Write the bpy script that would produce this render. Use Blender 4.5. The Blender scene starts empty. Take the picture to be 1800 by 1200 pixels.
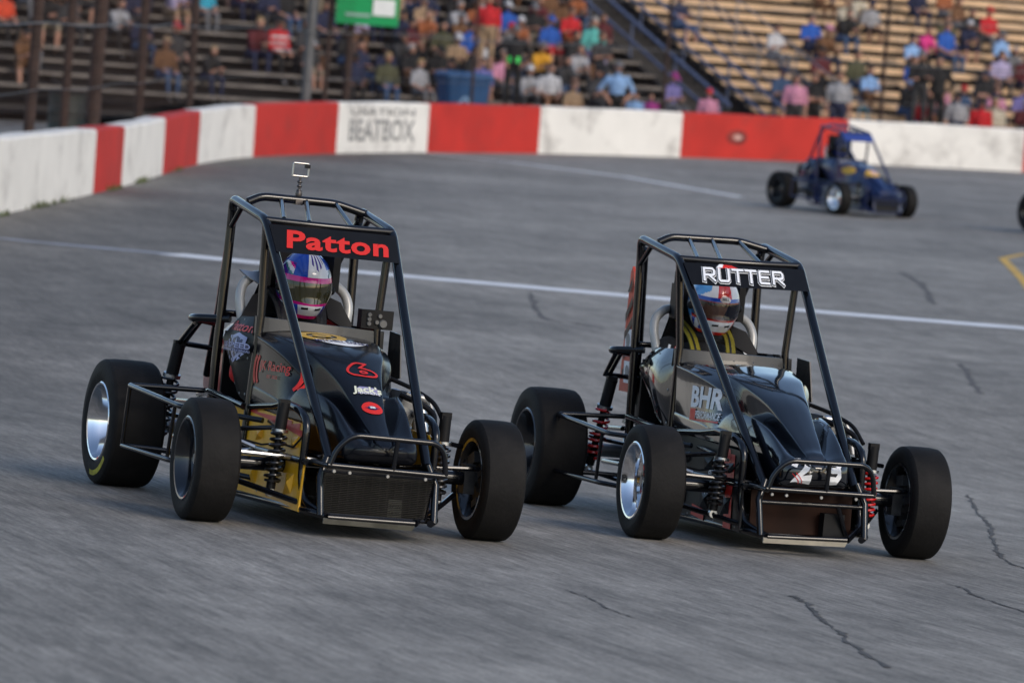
import bpy, bmesh, math, random
import numpy as np
from mathutils import Vector, Matrix
from mathutils.bvhtree import BVHTree

random.seed(7)
rng = np.random.default_rng(7)
SC = bpy.context.scene
COL = SC.collection
R = math.radians

# ------------------------------------------------------------------ camera, sky, sun, exposure
CAM_H = 2.54
PITCH, ROLL, FPX = 0.0715, 0.075, 7835.5


def cam_axes(p, r):
    cp, sp, cr, sr = math.cos(p), math.sin(p), math.cos(r), math.sin(r)
    F = Vector((0, cp, -sp)); X0 = Vector((1, 0, 0)); U0 = Vector((0, sp, cp))
    return cr * X0 + sr * U0, -sr * X0 + cr * U0, F


cr_, cu_, cf_ = cam_axes(PITCH, ROLL)
cam_d = bpy.data.cameras.new('camera')
cam = bpy.data.objects.new('camera', cam_d)
COL.objects.link(cam)
m3 = Matrix((cr_, cu_, -cf_)).transposed()
cam.matrix_world = Matrix.Translation((0, 0, CAM_H)) @ m3.to_4x4()
cam_d.sensor_width = 36
cam_d.lens = FPX / 1800 * 36
cam_d.clip_start = 0.5
cam_d.clip_end = 5000
cam_d.dof.use_dof = True
cam_d.dof.focus_distance = 19.9
cam_d.dof.aperture_fstop = 4.2
SC.camera = cam

SUN_EL, SUN_AZ = R(33), R(138)      # azimuth measured from +Y (away from the camera) towards +X
w = bpy.data.worlds.new('World')
SC.world = w
w.use_nodes = True
nt = w.node_tree
sky = nt.nodes.new('ShaderNodeTexSky')
sky.sky_type = 'NISHITA'
sky.sun_disc = False
sky.sun_elevation = SUN_EL
sky.sun_rotation = SUN_AZ
sky.air_density = 1.0
sky.dust_density = 1.2
bg = nt.nodes['Background']
bg.inputs['Strength'].default_value = 0.12
nt.links.new(sky.outputs['Color'], bg.inputs['Color'])
sun_d = bpy.data.lights.new('sun', 'SUN')
sun_d.energy = 1.0
sun_d.angle = R(20)
sun_d.color = (1.0, 0.88, 0.74)
sun = bpy.data.objects.new('sun', sun_d)
COL.objects.link(sun)
sd = Vector((math.sin(SUN_AZ) * math.cos(SUN_EL), math.cos(SUN_AZ) * math.cos(SUN_EL), math.sin(SUN_EL)))
sun.rotation_euler = sd.to_track_quat('Z', 'Y').to_euler()
vs = SC.view_settings
vs.view_transform = 'Standard'
vs.look = 'None'
vs.exposure = 0.6
vs.gamma = 1.0
vs.use_curve_mapping = False
SC.render.engine = 'CYCLES'
SC.cycles.use_denoising = True
SC.cycles.max_bounces = 6


# ------------------------------------------------------------------ materials
MATS = {}


def mat(name, col, rough=0.5, metal=0.0, var=0.0, scale=8.0, bump=0.0, bscale=60.0, coat=0.0, spec=0.5, dirt=None, dscale=3.0, damt=0.5):
    """Principled with procedural colour variation (var), fine relief (bump) and worn patches (dirt colour)."""
    if name in MATS:
        return MATS[name]
    m = bpy.data.materials.new(name)
    m.use_nodes = True
    n = m.node_tree.nodes
    L = m.node_tree.links
    b = n['Principled BSDF']
    b.inputs['Base Color'].default_value = (*col, 1)
    b.inputs['Roughness'].default_value = rough
    b.inputs['Metallic'].default_value = metal
    b.inputs['Coat Weight'].default_value = coat
    b.inputs['Coat Roughness'].default_value = 0.03
    b.inputs['Specular IOR Level'].default_value = spec
    tc = n.new('ShaderNodeTexCoord')
    out = None
    if var > 0:
        t = n.new('ShaderNodeTexNoise'); t.inputs['Scale'].default_value = scale; t.inputs['Detail'].default_value = 5
        L.new(tc.outputs['Object'], t.inputs['Vector'])
        r = n.new('ShaderNodeMapRange')
        r.inputs['From Min'].default_value = 0.3; r.inputs['From Max'].default_value = 0.7
        r.inputs['To Min'].default_value = 1 - var; r.inputs['To Max'].default_value = 1 + var
        L.new(t.outputs['Fac'], r.inputs['Value'])
        mx = n.new('ShaderNodeVectorMath'); mx.operation = 'SCALE'
        mx.inputs[0].default_value = col
        L.new(r.outputs['Result'], mx.inputs['Scale'])
        out = mx.outputs['Vector']
    if dirt is not None:
        t = n.new('ShaderNodeTexNoise'); t.inputs['Scale'].default_value = dscale; t.inputs['Detail'].default_value = 8
        t.inputs['Roughness'].default_value = 0.65
        L.new(tc.outputs['Object'], t.inputs['Vector'])
        r = n.new('ShaderNodeMapRange')
        r.inputs['From Min'].default_value = 0.52; r.inputs['From Max'].default_value = 0.72
        r.inputs['To Max'].default_value = damt
        L.new(t.outputs['Fac'], r.inputs['Value'])
        mx = n.new('ShaderNodeMix'); mx.data_type = 'RGBA'
        L.new(r.outputs['Result'], mx.inputs['Factor'])
        mx.inputs['A'].default_value = (*col, 1)
        if out is not None:
            L.new(out, mx.inputs['A'])
        mx.inputs['B'].default_value = (*dirt, 1)
        out = mx.outputs['Result']
    if out is not None:
        L.new(out, b.inputs['Base Color'])
    if bump > 0:
        t = n.new('ShaderNodeTexNoise'); t.inputs['Scale'].default_value = bscale; t.inputs['Detail'].default_value = 4
        L.new(tc.outputs['Object'], t.inputs['Vector'])
        bp = n.new('ShaderNodeBump'); bp.inputs['Strength'].default_value = bump; bp.inputs['Distance'].default_value = 0.01
        L.new(t.outputs['Fac'], bp.inputs['Height'])
        L.new(bp.outputs['Normal'], b.inputs['Normal'])
    MATS[name] = m
    return m


def asphalt():
    m = bpy.data.materials.new('asphalt'); m.use_nodes = True
    n = m.node_tree.nodes; L = m.node_tree.links
    b = n['Principled BSDF']
    b.inputs['Roughness'].default_value = 0.82
    b.inputs['Specular IOR Level'].default_value = 0.35
    tc = n.new('ShaderNodeTexCoord')

    def noise(scale, detail, mapping=None, rough=0.6, w=0.0):
        t = n.new('ShaderNodeTexNoise')
        t.inputs['Scale'].default_value = scale; t.inputs['Detail'].default_value = detail
        t.inputs['Roughness'].default_value = rough
        if mapping:
            m0 = n.new('ShaderNodeMapping')
            m0.inputs['Rotation'].default_value = (0, 0, mapping[0])
            L.new(tc.outputs['Object'], m0.inputs['Vector'])
            mp = n.new('ShaderNodeMapping')
            mp.inputs['Scale'].default_value = mapping[1]
            mp.inputs['Location'].default_value = (w, w, 0)
            L.new(m0.outputs['Vector'], mp.inputs['Vector'])
            L.new(mp.outputs['Vector'], t.inputs['Vector'])
        else:
            L.new(tc.outputs['Object'], t.inputs['Vector'])
        return t.outputs['Fac']

    def remap(s, a, bb, lo, hi):
        r = n.new('ShaderNodeMapRange')
        r.inputs['From Min'].default_value = a; r.inputs['From Max'].default_value = bb
        r.inputs['To Min'].default_value = lo; r.inputs['To Max'].default_value = hi
        L.new(s, r.inputs['Value'])
        return r.outputs['Result']

    def mul(a, bb):
        x = n.new('ShaderNodeMath'); x.operation = 'MULTIPLY'
        L.new(a, x.inputs[0]); L.new(bb, x.inputs[1])
        return x.outputs[0]
    patch = remap(noise(0.22, 6), 0.36, 0.64, 0.74, 1.14)
    blotch = remap(noise(1.7, 6, rough=0.75), 0.34, 0.66, 0.76, 1.15)
    # tyre rubber laid down along the racing line, scuffed and patchy
    rub = remap(noise(1.0, 7, (R(-18), (4.5, 0.45, 1)), 0.72), 0.36, 0.64, 0.78, 1.14)
    rub2 = remap(noise(1.0, 5, (R(-19), (40, 2.6, 1)), 0.75, 3.0), 0.36, 0.64, 0.70, 1.28)
    grit = remap(noise(60, 3, rough=0.85), 0.3, 0.7, 0.72, 1.30)
    pits = remap(noise(38, 3, rough=0.75), 0.30, 0.48, 0.66, 1.0)
    # darker towards low x, the edge broken up by noise
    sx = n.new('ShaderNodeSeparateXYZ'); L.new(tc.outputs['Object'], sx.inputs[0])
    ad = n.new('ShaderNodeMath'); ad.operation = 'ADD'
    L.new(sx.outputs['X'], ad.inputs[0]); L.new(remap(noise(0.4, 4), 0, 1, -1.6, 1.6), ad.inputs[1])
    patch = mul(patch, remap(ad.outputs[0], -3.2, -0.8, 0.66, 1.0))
    f = mul(mul(mul(patch, blotch), mul(rub, rub2)), mul(grit, pits))
    cr = n.new('ShaderNodeVectorMath'); cr.operation = 'SCALE'
    cr.inputs[0].default_value = (0.268, 0.252, 0.228)
    L.new(f, cr.inputs['Scale'])
    L.new(cr.outputs['Vector'], b.inputs['Base Color'])
    bp = n.new('ShaderNodeBump'); bp.inputs['Strength'].default_value = 0.5; bp.inputs['Distance'].default_value = 0.004
    L.new(noise(90, 4, rough=0.8), bp.inputs['Height'])
    L.new(bp.outputs['Normal'], b.inputs['Normal'])
    return m


# ------------------------------------------------------------------ mesh builder
def catmull(pts, k):
    P = [np.array(p, float) for p in pts]
    out = []
    for i in range(len(P) - 1):
        p0 = P[i - 1] if i > 0 else 2 * P[0] - P[1]
        p1, p2 = P[i], P[i + 1]
        p3 = P[i + 2] if i + 2 < len(P) else 2 * P[-1] - P[-2]
        for j in range(k):
            t = j / k
            out.append(0.5 * (2 * p1 + (p2 - p0) * t + (2 * p0 - 5 * p1 + 4 * p2 - p3) * t * t + (3 * p1 - p0 - 3 * p2 + p3) * t ** 3))
    out.append(P[-1])
    return out


def fillet(path, rad, k=4):
    P = [np.array(p, float) for p in path]
    out = [P[0]]
    for i in range(1, len(P) - 1):
        a, b, c = P[i - 1], P[i], P[i + 1]
        la, lc = np.linalg.norm(a - b), np.linalg.norm(c - b)
        d = min(rad, la * 0.45, lc * 0.45)
        p, q = b + (a - b) / la * d, b + (c - b) / lc * d
        for j in range(k + 1):
            t = j / k
            out.append((1 - t) ** 2 * p + 2 * t * (1 - t) * b + t * t * q)
    out.append(P[-1])
    return out


class B:
    """collects faces; build() links them as ONE mesh object"""

    def __init__(self):
        self.v = []; self.f = []; self.m = []

    def add(self, vs, fs, mi=0):
        o = len(self.v)
        self.v += [tuple(float(c) for c in p) for p in vs]
        self.f += [tuple(i + o for i in f) for f in fs]
        self.m += [mi] * len(fs)
        return self

    def box(self, c, s, mi=0, rot=None):
        h = np.array(s) / 2
        vs = [np.array([x, y, z]) * h for x in (-1, 1) for y in (-1, 1) for z in (-1, 1)]
        if rot is not None:
            M = Matrix.Rotation(rot[2], 3, 'Z') @ Matrix.Rotation(rot[1], 3, 'Y') @ Matrix.Rotation(rot[0], 3, 'X')
            vs = [np.array(M @ Vector(p)) for p in vs]
        vs = [p + np.array(c) for p in vs]
        return self.add(vs, [(0, 1, 3, 2), (4, 6, 7, 5), (0, 4, 5, 1), (2, 3, 7, 6), (0, 2, 6, 4), (1, 5, 7, 3)], mi)

    def bar(self, a, b, wd, th, mi=0):
        """rectangular bar from a to b, wd across (horizontal), th thick"""
        a, b = np.array(a, float), np.array(b, float)
        d = (b - a) / np.linalg.norm(b - a)
        s = np.cross(d, (0, 0, 1)); s = s / np.linalg.norm(s) if np.linalg.norm(s) > 1e-6 else np.array([1., 0, 0])
        u = np.cross(s, d)
        vs = []
        for p in (a, b):
            for i, j in ((-1, -1), (1, -1), (1, 1), (-1, 1)):
                vs.append(p + s * i * wd / 2 + u * j * th / 2)
        return self.add(vs, [(0, 1, 2, 3), (7, 6, 5, 4), (0, 4, 5, 1), (1, 5, 6, 2), (2, 6, 7, 3), (3, 7, 4, 0)], mi)

    def tube(self, path, r, n=10, mi=0, closed=False, rad=None, cap=True):
        P = [np.array(p, float) for p in path]
        if rad:
            P = fillet(P, rad)
        N = len(P)
        rs = r if hasattr(r, '__len__') else [r] * N
        if len(rs) != N:
            rs = [rs[0]] * N
        T = []
        for i in range(N):
            a = P[(i - 1) % N] if (closed or i > 0) else P[i]
            b = P[(i + 1) % N] if (closed or i < N - 1) else P[i]
            d = b - a
            T.append(d / (np.linalg.norm(d) + 1e-12))
        u = np.cross(T[0], (0, 0, 1.0))
        if np.linalg.norm(u) < 1e-3:
            u = np.cross(T[0], (1.0, 0, 0))
        u /= np.linalg.norm(u)
        vs = []
        for i in range(N):
            u = u - T[i] * (u @ T[i]); u /= np.linalg.norm(u) + 1e-12
            w_ = np.cross(T[i], u)
            for j in range(n):
                a = 2 * math.pi * j / n
                vs.append(P[i] + rs[i] * (math.cos(a) * u + math.sin(a) * w_))
        fs = []
        for i in range(N if closed else N - 1):
            i2 = (i + 1) % N
            for j in range(n):
                j2 = (j + 1) % n
                fs.append((i * n + j, i * n + j2, i2 * n + j2, i2 * n + j))
        if cap and not closed:
            fs.append(tuple(range(n))[::-1]); fs.append(tuple((N - 1) * n + j for j in range(n)))
        return self.add(vs, fs, mi)

    def lathe(self, prof, n=32, axis='x', o=(0, 0, 0), mi=0, closed=False, arc=None):
        """prof: (offset along the axis, radius)"""
        vs = []; fs = []
        N = len(prof)
        a0, a1 = arc if arc else (0, 2 * math.pi)
        M = n if not arc else n + 1
        for j in range(M):
            a = a0 + (a1 - a0) * j / n
            for h, r in prof:
                c, s = r * math.cos(a), r * math.sin(a)
                p = (h, c, s) if axis == 'x' else ((c, h, s) if axis == 'y' else (c, s, h))
                vs.append(np.array(p) + np.array(o))
        for j in range(n):
            j2 = (j + 1) % M
            for i in range(N if closed else N - 1):
                i2 = (i + 1) % N
                fs.append((j * N + i, j2 * N + i, j2 * N + i2, j * N + i2))
        return self.add(vs, fs, mi)

    def loft(self, secs, mi=0, closed=True, caps=True):
        n = len(secs[0]); vs = [p for s in secs for p in s]; fs = []
        for i in range(len(secs) - 1):
            for j in range(n if closed else n - 1):
                j2 = (j + 1) % n
                fs.append((i * n + j, i * n + j2, (i + 1) * n + j2, (i + 1) * n + j))
        if caps and closed:
            fs.append(tuple(range(n))[::-1]); fs.append(tuple((len(secs) - 1) * n + j for j in range(n)))
        return self.add(vs, fs, mi)

    def plate(self, poly, th, mi=0):
        """flat polygon (3-D points) given thickness along its normal, centred"""
        P = [np.array(p, float) for p in poly]
        nrm = np.zeros(3)
        for i in range(len(P)):
            nrm += np.cross(P[i], P[(i + 1) % len(P)])
        nrm /= np.linalg.norm(nrm)
        n = len(P)
        vs = [p + nrm * th / 2 for p in P] + [p - nrm * th / 2 for p in P]
        fs = [tuple(range(n)), tuple(range(n, 2 * n))[::-1]]
        fs += [(i, i + n, (i + 1) % n + n, (i + 1) % n) for i in range(n)]
        return self.add(vs, fs, mi)

    def ell(self, c, r, nu=14, nv=9, mi=0, rot=None):
        vs = []; fs = []
        for i in range(nv + 1):
            t = math.pi * i / nv
            for j in range(nu):
                a = 2 * math.pi * j / nu
                p = Vector((r[0] * math.sin(t) * math.cos(a), r[1] * math.sin(t) * math.sin(a), r[2] * math.cos(t)))
                if rot is not None:
                    p = rot @ p
                vs.append(np.array(p) + np.array(c))
        for i in range(nv):
            for j in range(nu):
                j2 = (j + 1) % nu
                fs.append((i * nu + j, (i + 1) * nu + j, (i + 1) * nu + j2, i * nu + j2))
        return self.add(vs, fs, mi)

    def bvh(self):
        return BVHTree.FromPolygons([Vector(p) for p in self.v], self.f)

    def mesh(self, name, mats, xf=None, angle=40, weld=True):
        me = bpy.data.meshes.new(name)
        vs = self.v if xf is None else [xf(p) for p in self.v]
        me.from_pydata(vs, [], self.f)
        for m_ in (mats if isinstance(mats, (list, tuple)) else [mats]):
            me.materials.append(m_)
        me.polygons.foreach_set('material_index', self.m)
        bm = bmesh.new(); bm.from_mesh(me)
        if weld:
            bmesh.ops.remove_doubles(bm, verts=bm.verts, dist=1e-5)
        bmesh.ops.recalc_face_normals(bm, faces=bm.faces)
        bm.to_mesh(me); bm.free()
        me.polygons.foreach_set('use_smooth', [True] * len(me.polygons))
        me.set_sharp_from_angle(angle=R(angle))
        return me

    def build(self, name, mats, parent=None, xf=None, angle=40, weld=True):
        o = bpy.data.objects.new(name, self.mesh(name, mats, xf, angle, weld))
        COL.objects.link(o)
        if parent is not None:
            o.parent = parent
        return o


def tag(o, label=None, cat=None, group=None, kind=None):
    if label: o['label'] = label
    if cat: o['category'] = cat
    if group: o['group'] = group
    if kind: o['kind'] = kind
    return o


def empty(name, mw=None):
    o = bpy.data.objects.new(name, None)
    o.empty_display_size = 0.2
    COL.objects.link(o)
    if mw is not None:
        o.matrix_world = mw
    return o


def place(name, me, parent=None, loc=(0, 0, 0), rot=(0, 0, 0)):
    o = bpy.data.objects.new(name, me)
    COL.objects.link(o)
    o.parent = parent
    o.location = loc; o.rotation_euler = rot
    return o


# flat lettering and shapes in 2-D, later laid on a surface
def text2d(s, h, bold=0.0, shear=0.0, sx=1.0, space=1.0):
    """triangulated lettering: returns (verts2d, faces) with cap height h, centred on the origin"""
    cu = bpy.data.curves.new('t', 'FONT')
    cu.body = s; cu.size = 1.0; cu.offset = bold; cu.shear = shear; cu.space_character = space
    cu.resolution_u = 3
    cu.align_x = 'CENTER'
    o = bpy.data.objects.new('t', cu)
    me = bpy.data.meshes.new_from_object(o)
    V = np.array([v.co[:] for v in me.vertices])[:, :2]
    Fc = [tuple(p.vertices) for p in me.polygons]
    bpy.data.objects.remove(o); bpy.data.curves.remove(cu); bpy.data.meshes.remove(me)
    k = h / 0.72
    V = V * k
    V[:, 0] *= sx
    V[:, 0] -= (V[:, 0].min() + V[:, 0].max()) / 2
    V[:, 1] -= h / 2
    return V, Fc


def stroke2d(pts, wd, closed=False):
    P = [np.array(p, float) for p in pts]; N = len(P)
    vs = []; fs = []
    for i in range(N):
        a = P[(i - 1) % N] if closed or i > 0 else None
        b = P[(i + 1) % N] if closed or i < N - 1 else None
        d1 = (P[i] - a) / np.linalg.norm(P[i] - a) if a is not None else None
        d2 = (b - P[i]) / np.linalg.norm(b - P[i]) if b is not None else None
        if d1 is None: d1 = d2
        if d2 is None: d2 = d1
        n1 = np.array([-d1[1], d1[0]]); n2 = np.array([-d2[1], d2[0]])
        nn = n1 + n2; ln = np.linalg.norm(nn)
        nn = n1 if ln < 1e-6 else nn / ln
        k = min(1 / max(nn @ n1, 0.4), 2.0) * wd / 2
        e = 0
        if not closed and i == 0: e = -wd / 2 * 0.9
        if not closed and i == N - 1: e = wd / 2 * 0.9
        vs += [P[i] + nn * k + d1 * e, P[i] - nn * k + d1 * e]
    for i in range(N if closed else N - 1):
        j = (i + 1) % N
        fs.append((2 * i, 2 * i + 1, 2 * j + 1, 2 * j))
    return np.array(vs), fs


def poly2d(pts):
    return np.array(pts, float), [tuple(range(len(pts)))]


def ellipse2d(cx, cy, rx, ry, n=28, r2=None):
    a = np.linspace(0, 2 * math.pi, n, endpoint=False)
    o = np.stack([cx + rx * np.cos(a), cy + ry * np.sin(a)], 1)
    if r2 is None:
        return o, [tuple(range(n))]
    i = np.stack([cx + r2[0] * np.cos(a), cy + r2[1] * np.sin(a)], 1)
    return np.concatenate([o, i]), [(k, (k + 1) % n, n + (k + 1) % n, n + k) for k in range(n)]


def decal(name, shapes, mats, O, ex, ey, bvh=None, off=0.002, parent=None, xf=None, d=None, grid=0.03, kstep=0.0012):
    """lay 2-D shapes on a surface: O + x*ex + y*ey, pushed along d on to the target's real surface"""
    O = Vector(O); ex = Vector(ex); ey = Vector(ey)
    d = Vector(d).normalized() if d is not None else -(ex.cross(ey)).normalized()
    bm = bmesh.new()
    lay = bm.verts.layers.int.new('lay')
    for k, (V, Fc, mi) in enumerate(shapes):
        bv = [bm.verts.new((p[0], p[1], 0)) for p in V]
        for b_ in bv: b_[lay] = k
        for f in Fc:
            try:
                fc = bm.faces.new([bv[i] for i in f]); fc.material_index = mi
            except ValueError:
                pass
    bmesh.ops.triangulate(bm, faces=[f for f in bm.faces if len(f.verts) > 4])
    if bvh is not None:
        xs = [v.co.x for v in bm.verts]; ys = [v.co.y for v in bm.verts]
        for lo, hi, nr in ((min(xs), max(xs), (1, 0, 0)), (min(ys), max(ys), (0, 1, 0))):
            c = math.floor(lo / grid) * grid + grid
            while c < hi:
                bmesh.ops.bisect_plane(bm, geom=bm.verts[:] + bm.edges[:] + bm.faces[:], plane_co=Vector(nr) * c, plane_no=nr)
                c += grid
    nrm_d = -d
    for v in bm.verts: v.tag = False
    for v in bm.verts:
        k = v[lay]
        p = O + ex * v.co.x + ey * v.co.y
        q = p - d * 0.0
        if bvh is not None:
            h = bvh.ray_cast(p - d * 0.6, d, 1.5)
            if h[0] is not None:
                nn = h[1] if h[1].dot(nrm_d) > 0 else -h[1]
                q = h[0] + nn * (off + kstep * k)
            else:
                v.tag = True
        else:
            q = p + nrm_d * (off + kstep * k)
        v.co = q if xf is None else Vector(xf(tuple(q)))
    bmesh.ops.delete(bm, geom=[v for v in bm.verts if v.tag], context='VERTS')
    for f in bm.faces:
        f.normal_update()
    me = bpy.data.meshes.new(name)
    bm.to_mesh(me); bm.free()
    for m_ in (mats if isinstance(mats, (list, tuple)) else [mats]):
        me.materials.append(m_)
    o = bpy.data.objects.new(name, me)
    COL.objects.link(o)
    o.parent = parent
    return o


def shift2d(s, dx, dy, rot=0.0):
    V, Fc = s
    c, sn = math.cos(rot), math.sin(rot)
    V = np.stack([V[:, 0] * c - V[:, 1] * sn + dx, V[:, 0] * sn + V[:, 1] * c + dy], 1)
    return V, Fc


# ------------------------------------------------------------------ the ground: one sheet, banked near the cars, level at the far turn
def sst(t):
    t = min(max(t, 0.0), 1.0)
    return t * t * (3 - 2 * t)


def gz(x, y):
    xc = min(max(x, -30), 30); yc = max(y, 2.0)
    near = CAM_H - 1.44248 - 0.021659 * xc - 0.042697 * yc
    return near + (0.012 * xc - 0.01 - near) * sst((yc - 23.2) / 11)


def axis_vals(lo, hi, fine_lo, fine_hi, step):
    v = list(np.arange(fine_lo, fine_hi + 1e-6, step))
    a = fine_lo; s = step
    left = []
    while a > lo:
        s *= 1.6; a -= s; left.append(max(a, lo))
    b = fine_hi; s = step; right = []
    while b < hi:
        s *= 1.6; b += s; right.append(min(b, hi))
    return left[::-1] + v + right


xs = axis_vals(-1500, 1500, -16, 24, 1.0)
ys = axis_vals(-60, 3000, 3, 112, 0.5)
gb = B()
gb.add([(x, y, gz(x, y)) for y in ys for x in xs],
       [(j * len(xs) + i, j * len(xs) + i + 1, (j + 1) * len(xs) + i + 1, (j + 1) * len(xs) + i) for j in range(len(ys) - 1) for i in range(len(xs) - 1)])
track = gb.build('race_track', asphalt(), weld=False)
tag(track, kind='structure')


def ribbon(name, pts, wd, m, dz=0.004, kind='structure', wob=0.0, step=0.4):
    """painted or filled strip following the ground"""
    P = [np.array(p, float) for p in pts]
    Q = []
    for a, b in zip(P[:-1], P[1:]):
        n = max(2, int(np.linalg.norm(b - a) / step))
        Q += [a + (b - a) * i / n for i in range(n)]
    Q.append(P[-1])
    vs = []; fs = []
    for i, p in enumerate(Q):
        d = Q[min(i + 1, len(Q) - 1)] - Q[max(i - 1, 0)]
        d = d / np.linalg.norm(d); nn = np.array([-d[1], d[0]])
        wl = wd if not hasattr(wd, '__len__') else wd[0] + (wd[1] - wd[0]) * i / (len(Q) - 1)
        wl = wl * (1 + wob * rng.uniform(-1, 1))
        c = p + nn * wob * wl * rng.uniform(-.6, .6)
        for sgn in (1, -1):
            q = c + nn * sgn * wl / 2
            vs.append((q[0], q[1], gz(q[0], q[1]) + dz))
        if i:
            fs.append((2 * i - 2, 2 * i - 1, 2 * i + 1, 2 * i))
    o = B().add(vs, fs).build(name, m, weld=False)
    tag(o, kind=kind)
    return o


PAINT_W = mat('line_paint', (0.80, 0.81, 0.83), 0.6, var=0.10, scale=3, dirt=(0.42, 0.42, 0.42), dscale=1.3, damt=0.45, bump=.2)
PAINT_Y = mat('yellow_paint', (0.62, 0.36, 0.03), 0.6, var=0.15, scale=3, dirt=(0.2, 0.16, 0.1), dscale=2, damt=0.5)
FAINT = mat('worn_paint', (0.30, 0.32, 0.37), 0.7, var=0.25, scale=2, dirt=(0.14, 0.145, 0.155), dscale=1.6, damt=0.9)
A = [(-5.35, 45.75), (-4.9, 45.45), (-4.402, 45.22), (-3.494, 44.829), (-2.651, 44.30), (-1.613, 43.80), (-1.048, 43.56), (-0.041, 43.14), (1.268, 42.60), (2.777, 42.08), (3.71, 41.78), (4.756, 41.50), (9, 40.4)]
ribbon('white_line', A[3:], 0.43, PAINT_W)
ribbon('worn_white_line', A[:4], (0.16, 0.28), FAINT)
ribbon('white_line', [(-1.83, 83.15), (-0.245, 81.0), (1.741, 76.9), (3.45, 70.8)], 0.17, PAINT_W)
ribbon('yellow_line', [(8.2, 58.6), (6.439, 56.909), (5.99, 55.3), (5.98, 55.0), (5.72, 50.45), (5.4, 46.0)], 0.11, PAINT_Y)
CRK = mat('crack_filler', (0.075, 0.072, 0.070), 0.9, var=0.5, scale=20)
CRK2 = mat('faded_crack', (0.105, 0.10, 0.098), 0.9, var=0.4, scale=8)
for pts, wd in [
    ([(1.22, 18.026), (1.255, 17.666), (1.263, 17.106), (1.3, 16.547), (1.328, 15.927), (1.373, 15.3)], 0.016),
    ([(1.972, 19.444), (2.041, 19.384), (2.065, 18.884), (2.134, 18.624), (2.3, 18.0)], 0.012),
    ([(0.282, 17.228), (0.367, 16.988), (0.436, 16.568), (0.524, 16.268)], 0.007),
    ([(2.777, 26.481), (2.693, 24.921), (2.653, 24.001), (2.529, 22.602), (2.462, 21.402), (2.6, 20.2)], 0.016),
    ([(0.138, 42.166), (0.207, 39.719), (0.281, 38.496), (0.525, 38.276), (0.763, 37.775)], 0.035),
    ([(4.313, 50.47), (4.367, 48.104), (4.167, 44.475)], 0.045),
    ([(3.668, 36.254), (3.589, 34.73), (3.526, 33.325)], 0.03),
]:
    P = catmull(pts, 6)
    P = [p + rng.normal(0, 0.008, 2) for p in P]
    ribbon('crack', P, wd * 1.15, CRK if wd < .02 else CRK2, dz=0.003, wob=0.75, step=0.06)

# ------------------------------------------------------------------ concrete wall of painted sections
WP = [(-8.0, 14, .9), (-7.35, 27, .9), (-6.6, 40, .9), (-6.25, 45, .9), (-5.9, 50.5, .88), (-5.55, 57, .84), (-5.36, 61.5, .82), (-5.26, 66, .83), (-5.1, 70.9, .84), (-4.55, 75.4, .88),
      (-3.4, 79.7, .91), (-1.86, 83.7, .92), (.22, 87.5, .92), (3.13, 91.2, .92), (6.8, 94.6, .92), (10.65, 96.4, .92), (15, 97.6, .92), (22, 98.2, .92)]
WD = np.array(catmull(WP, 24))
WS = np.concatenate([[0], np.cumsum(np.linalg.norm(np.diff(WD[:, :2], axis=0), axis=1))])
WS -= WS[48]                      # arc length counted from the third point


def wall_at(s):
    x, y, h = (np.interp(s, WS, WD[:, i]) for i in range(3))
    x2, y2 = (np.interp(s + .1, WS, WD[:, i]) for i in range(2))
    x1, y1 = (np.interp(s - .1, WS, WD[:, i]) for i in range(2))
    d = np.array([x2 - x1, y2 - y1]); d /= np.linalg.norm(d)
    return np.array([x, y]), d, h


WWHITE = mat('wall_white', (0.74, 0.72, 0.68), 0.75, var=0.06, scale=1.5, bump=.25, bscale=12, dirt=(0.34, 0.32, 0.30), dscale=1.2, damt=0.8)
WRED = mat('wall_red', (0.46, 0.020, 0.012), 0.75, var=0.14, scale=1.2, bump=.25, bscale=12, dirt=(0.27, 0.03, 0.022), dscale=1.6, damt=0.6)
wall = empty('concrete_wall')
tag(wall, 'low concrete trackside wall painted in red and white blocks', 'wall')
bounds = [-26, -9, -6, 17.44, 20.1, 25.16, 30.2, 35.24, 39.95, 44.21, 48.57, 53.28, 58.25, 62.62, 67.0, 74.0]
wsec = []
for i in range(len(bounds) - 1):
    s0, s1 = bounds[i], bounds[i + 1]
    n = max(4, int((s1 - s0) / 0.7))
    secs = []
    for k in range(n + 1):
        s = s0 + (s1 - s0) * k / n
        p, d, h = wall_at(s)
        nb = np.array([-d[1], d[0]])           # away from the track
        z0 = gz(*p) - 0.25
        if False: pass
        zt = gz(*p) + h + 0.006 * math.sin(s * 2.1)
        prof = [(-0.0, z0), (0.0, zt - 0.03), (0.03, zt), (0.29, zt), (0.32, zt - 0.03), (0.32, z0)]
        secs.append([(p[0] + nb[0] * a, p[1] + nb[1] * a, z) for a, z in prof])
    b = B().loft(secs)
    o = b.build('wall_section', WRED if i % 2 else WWHITE, wall, angle=30)
    wsec.append((o, b))
GREYP = mat('grey_print', (0.24, 0.24, 0.24), 0.8, var=0.5, scale=5, dirt=(.6, .58, .55), dscale=4, damt=.8)
p, d, h = wall_at((39.95 + 44.21) / 2)
o_, b_ = wsec[8]
big = text2d('BEATBOX', 0.40, bold=0.02, sx=0.80)
kx = 3.1 / (big[0][:, 0].max() - big[0][:, 0].min()); big[0][:, 0] *= kx
top = text2d('USATION', 0.13, bold=0.02); top[0][:, 0] *= 3.0 / (top[0][:, 0].max() - top[0][:, 0].min())
hx = B().bvh if False else None
decal('lettering', [(*shift2d(big, 0, -0.05), 0), (*shift2d(top, 0, 0.28), 0)], GREYP, (p[0], p[1], gz(*p) + 0.47), (d[0], d[1], 0), (0, 0, 1), b_.bvh(), 0.006, o_, d=(-d[1], d[0], 0), grid=0.2)
p, d, h = wall_at(55.0)
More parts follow.
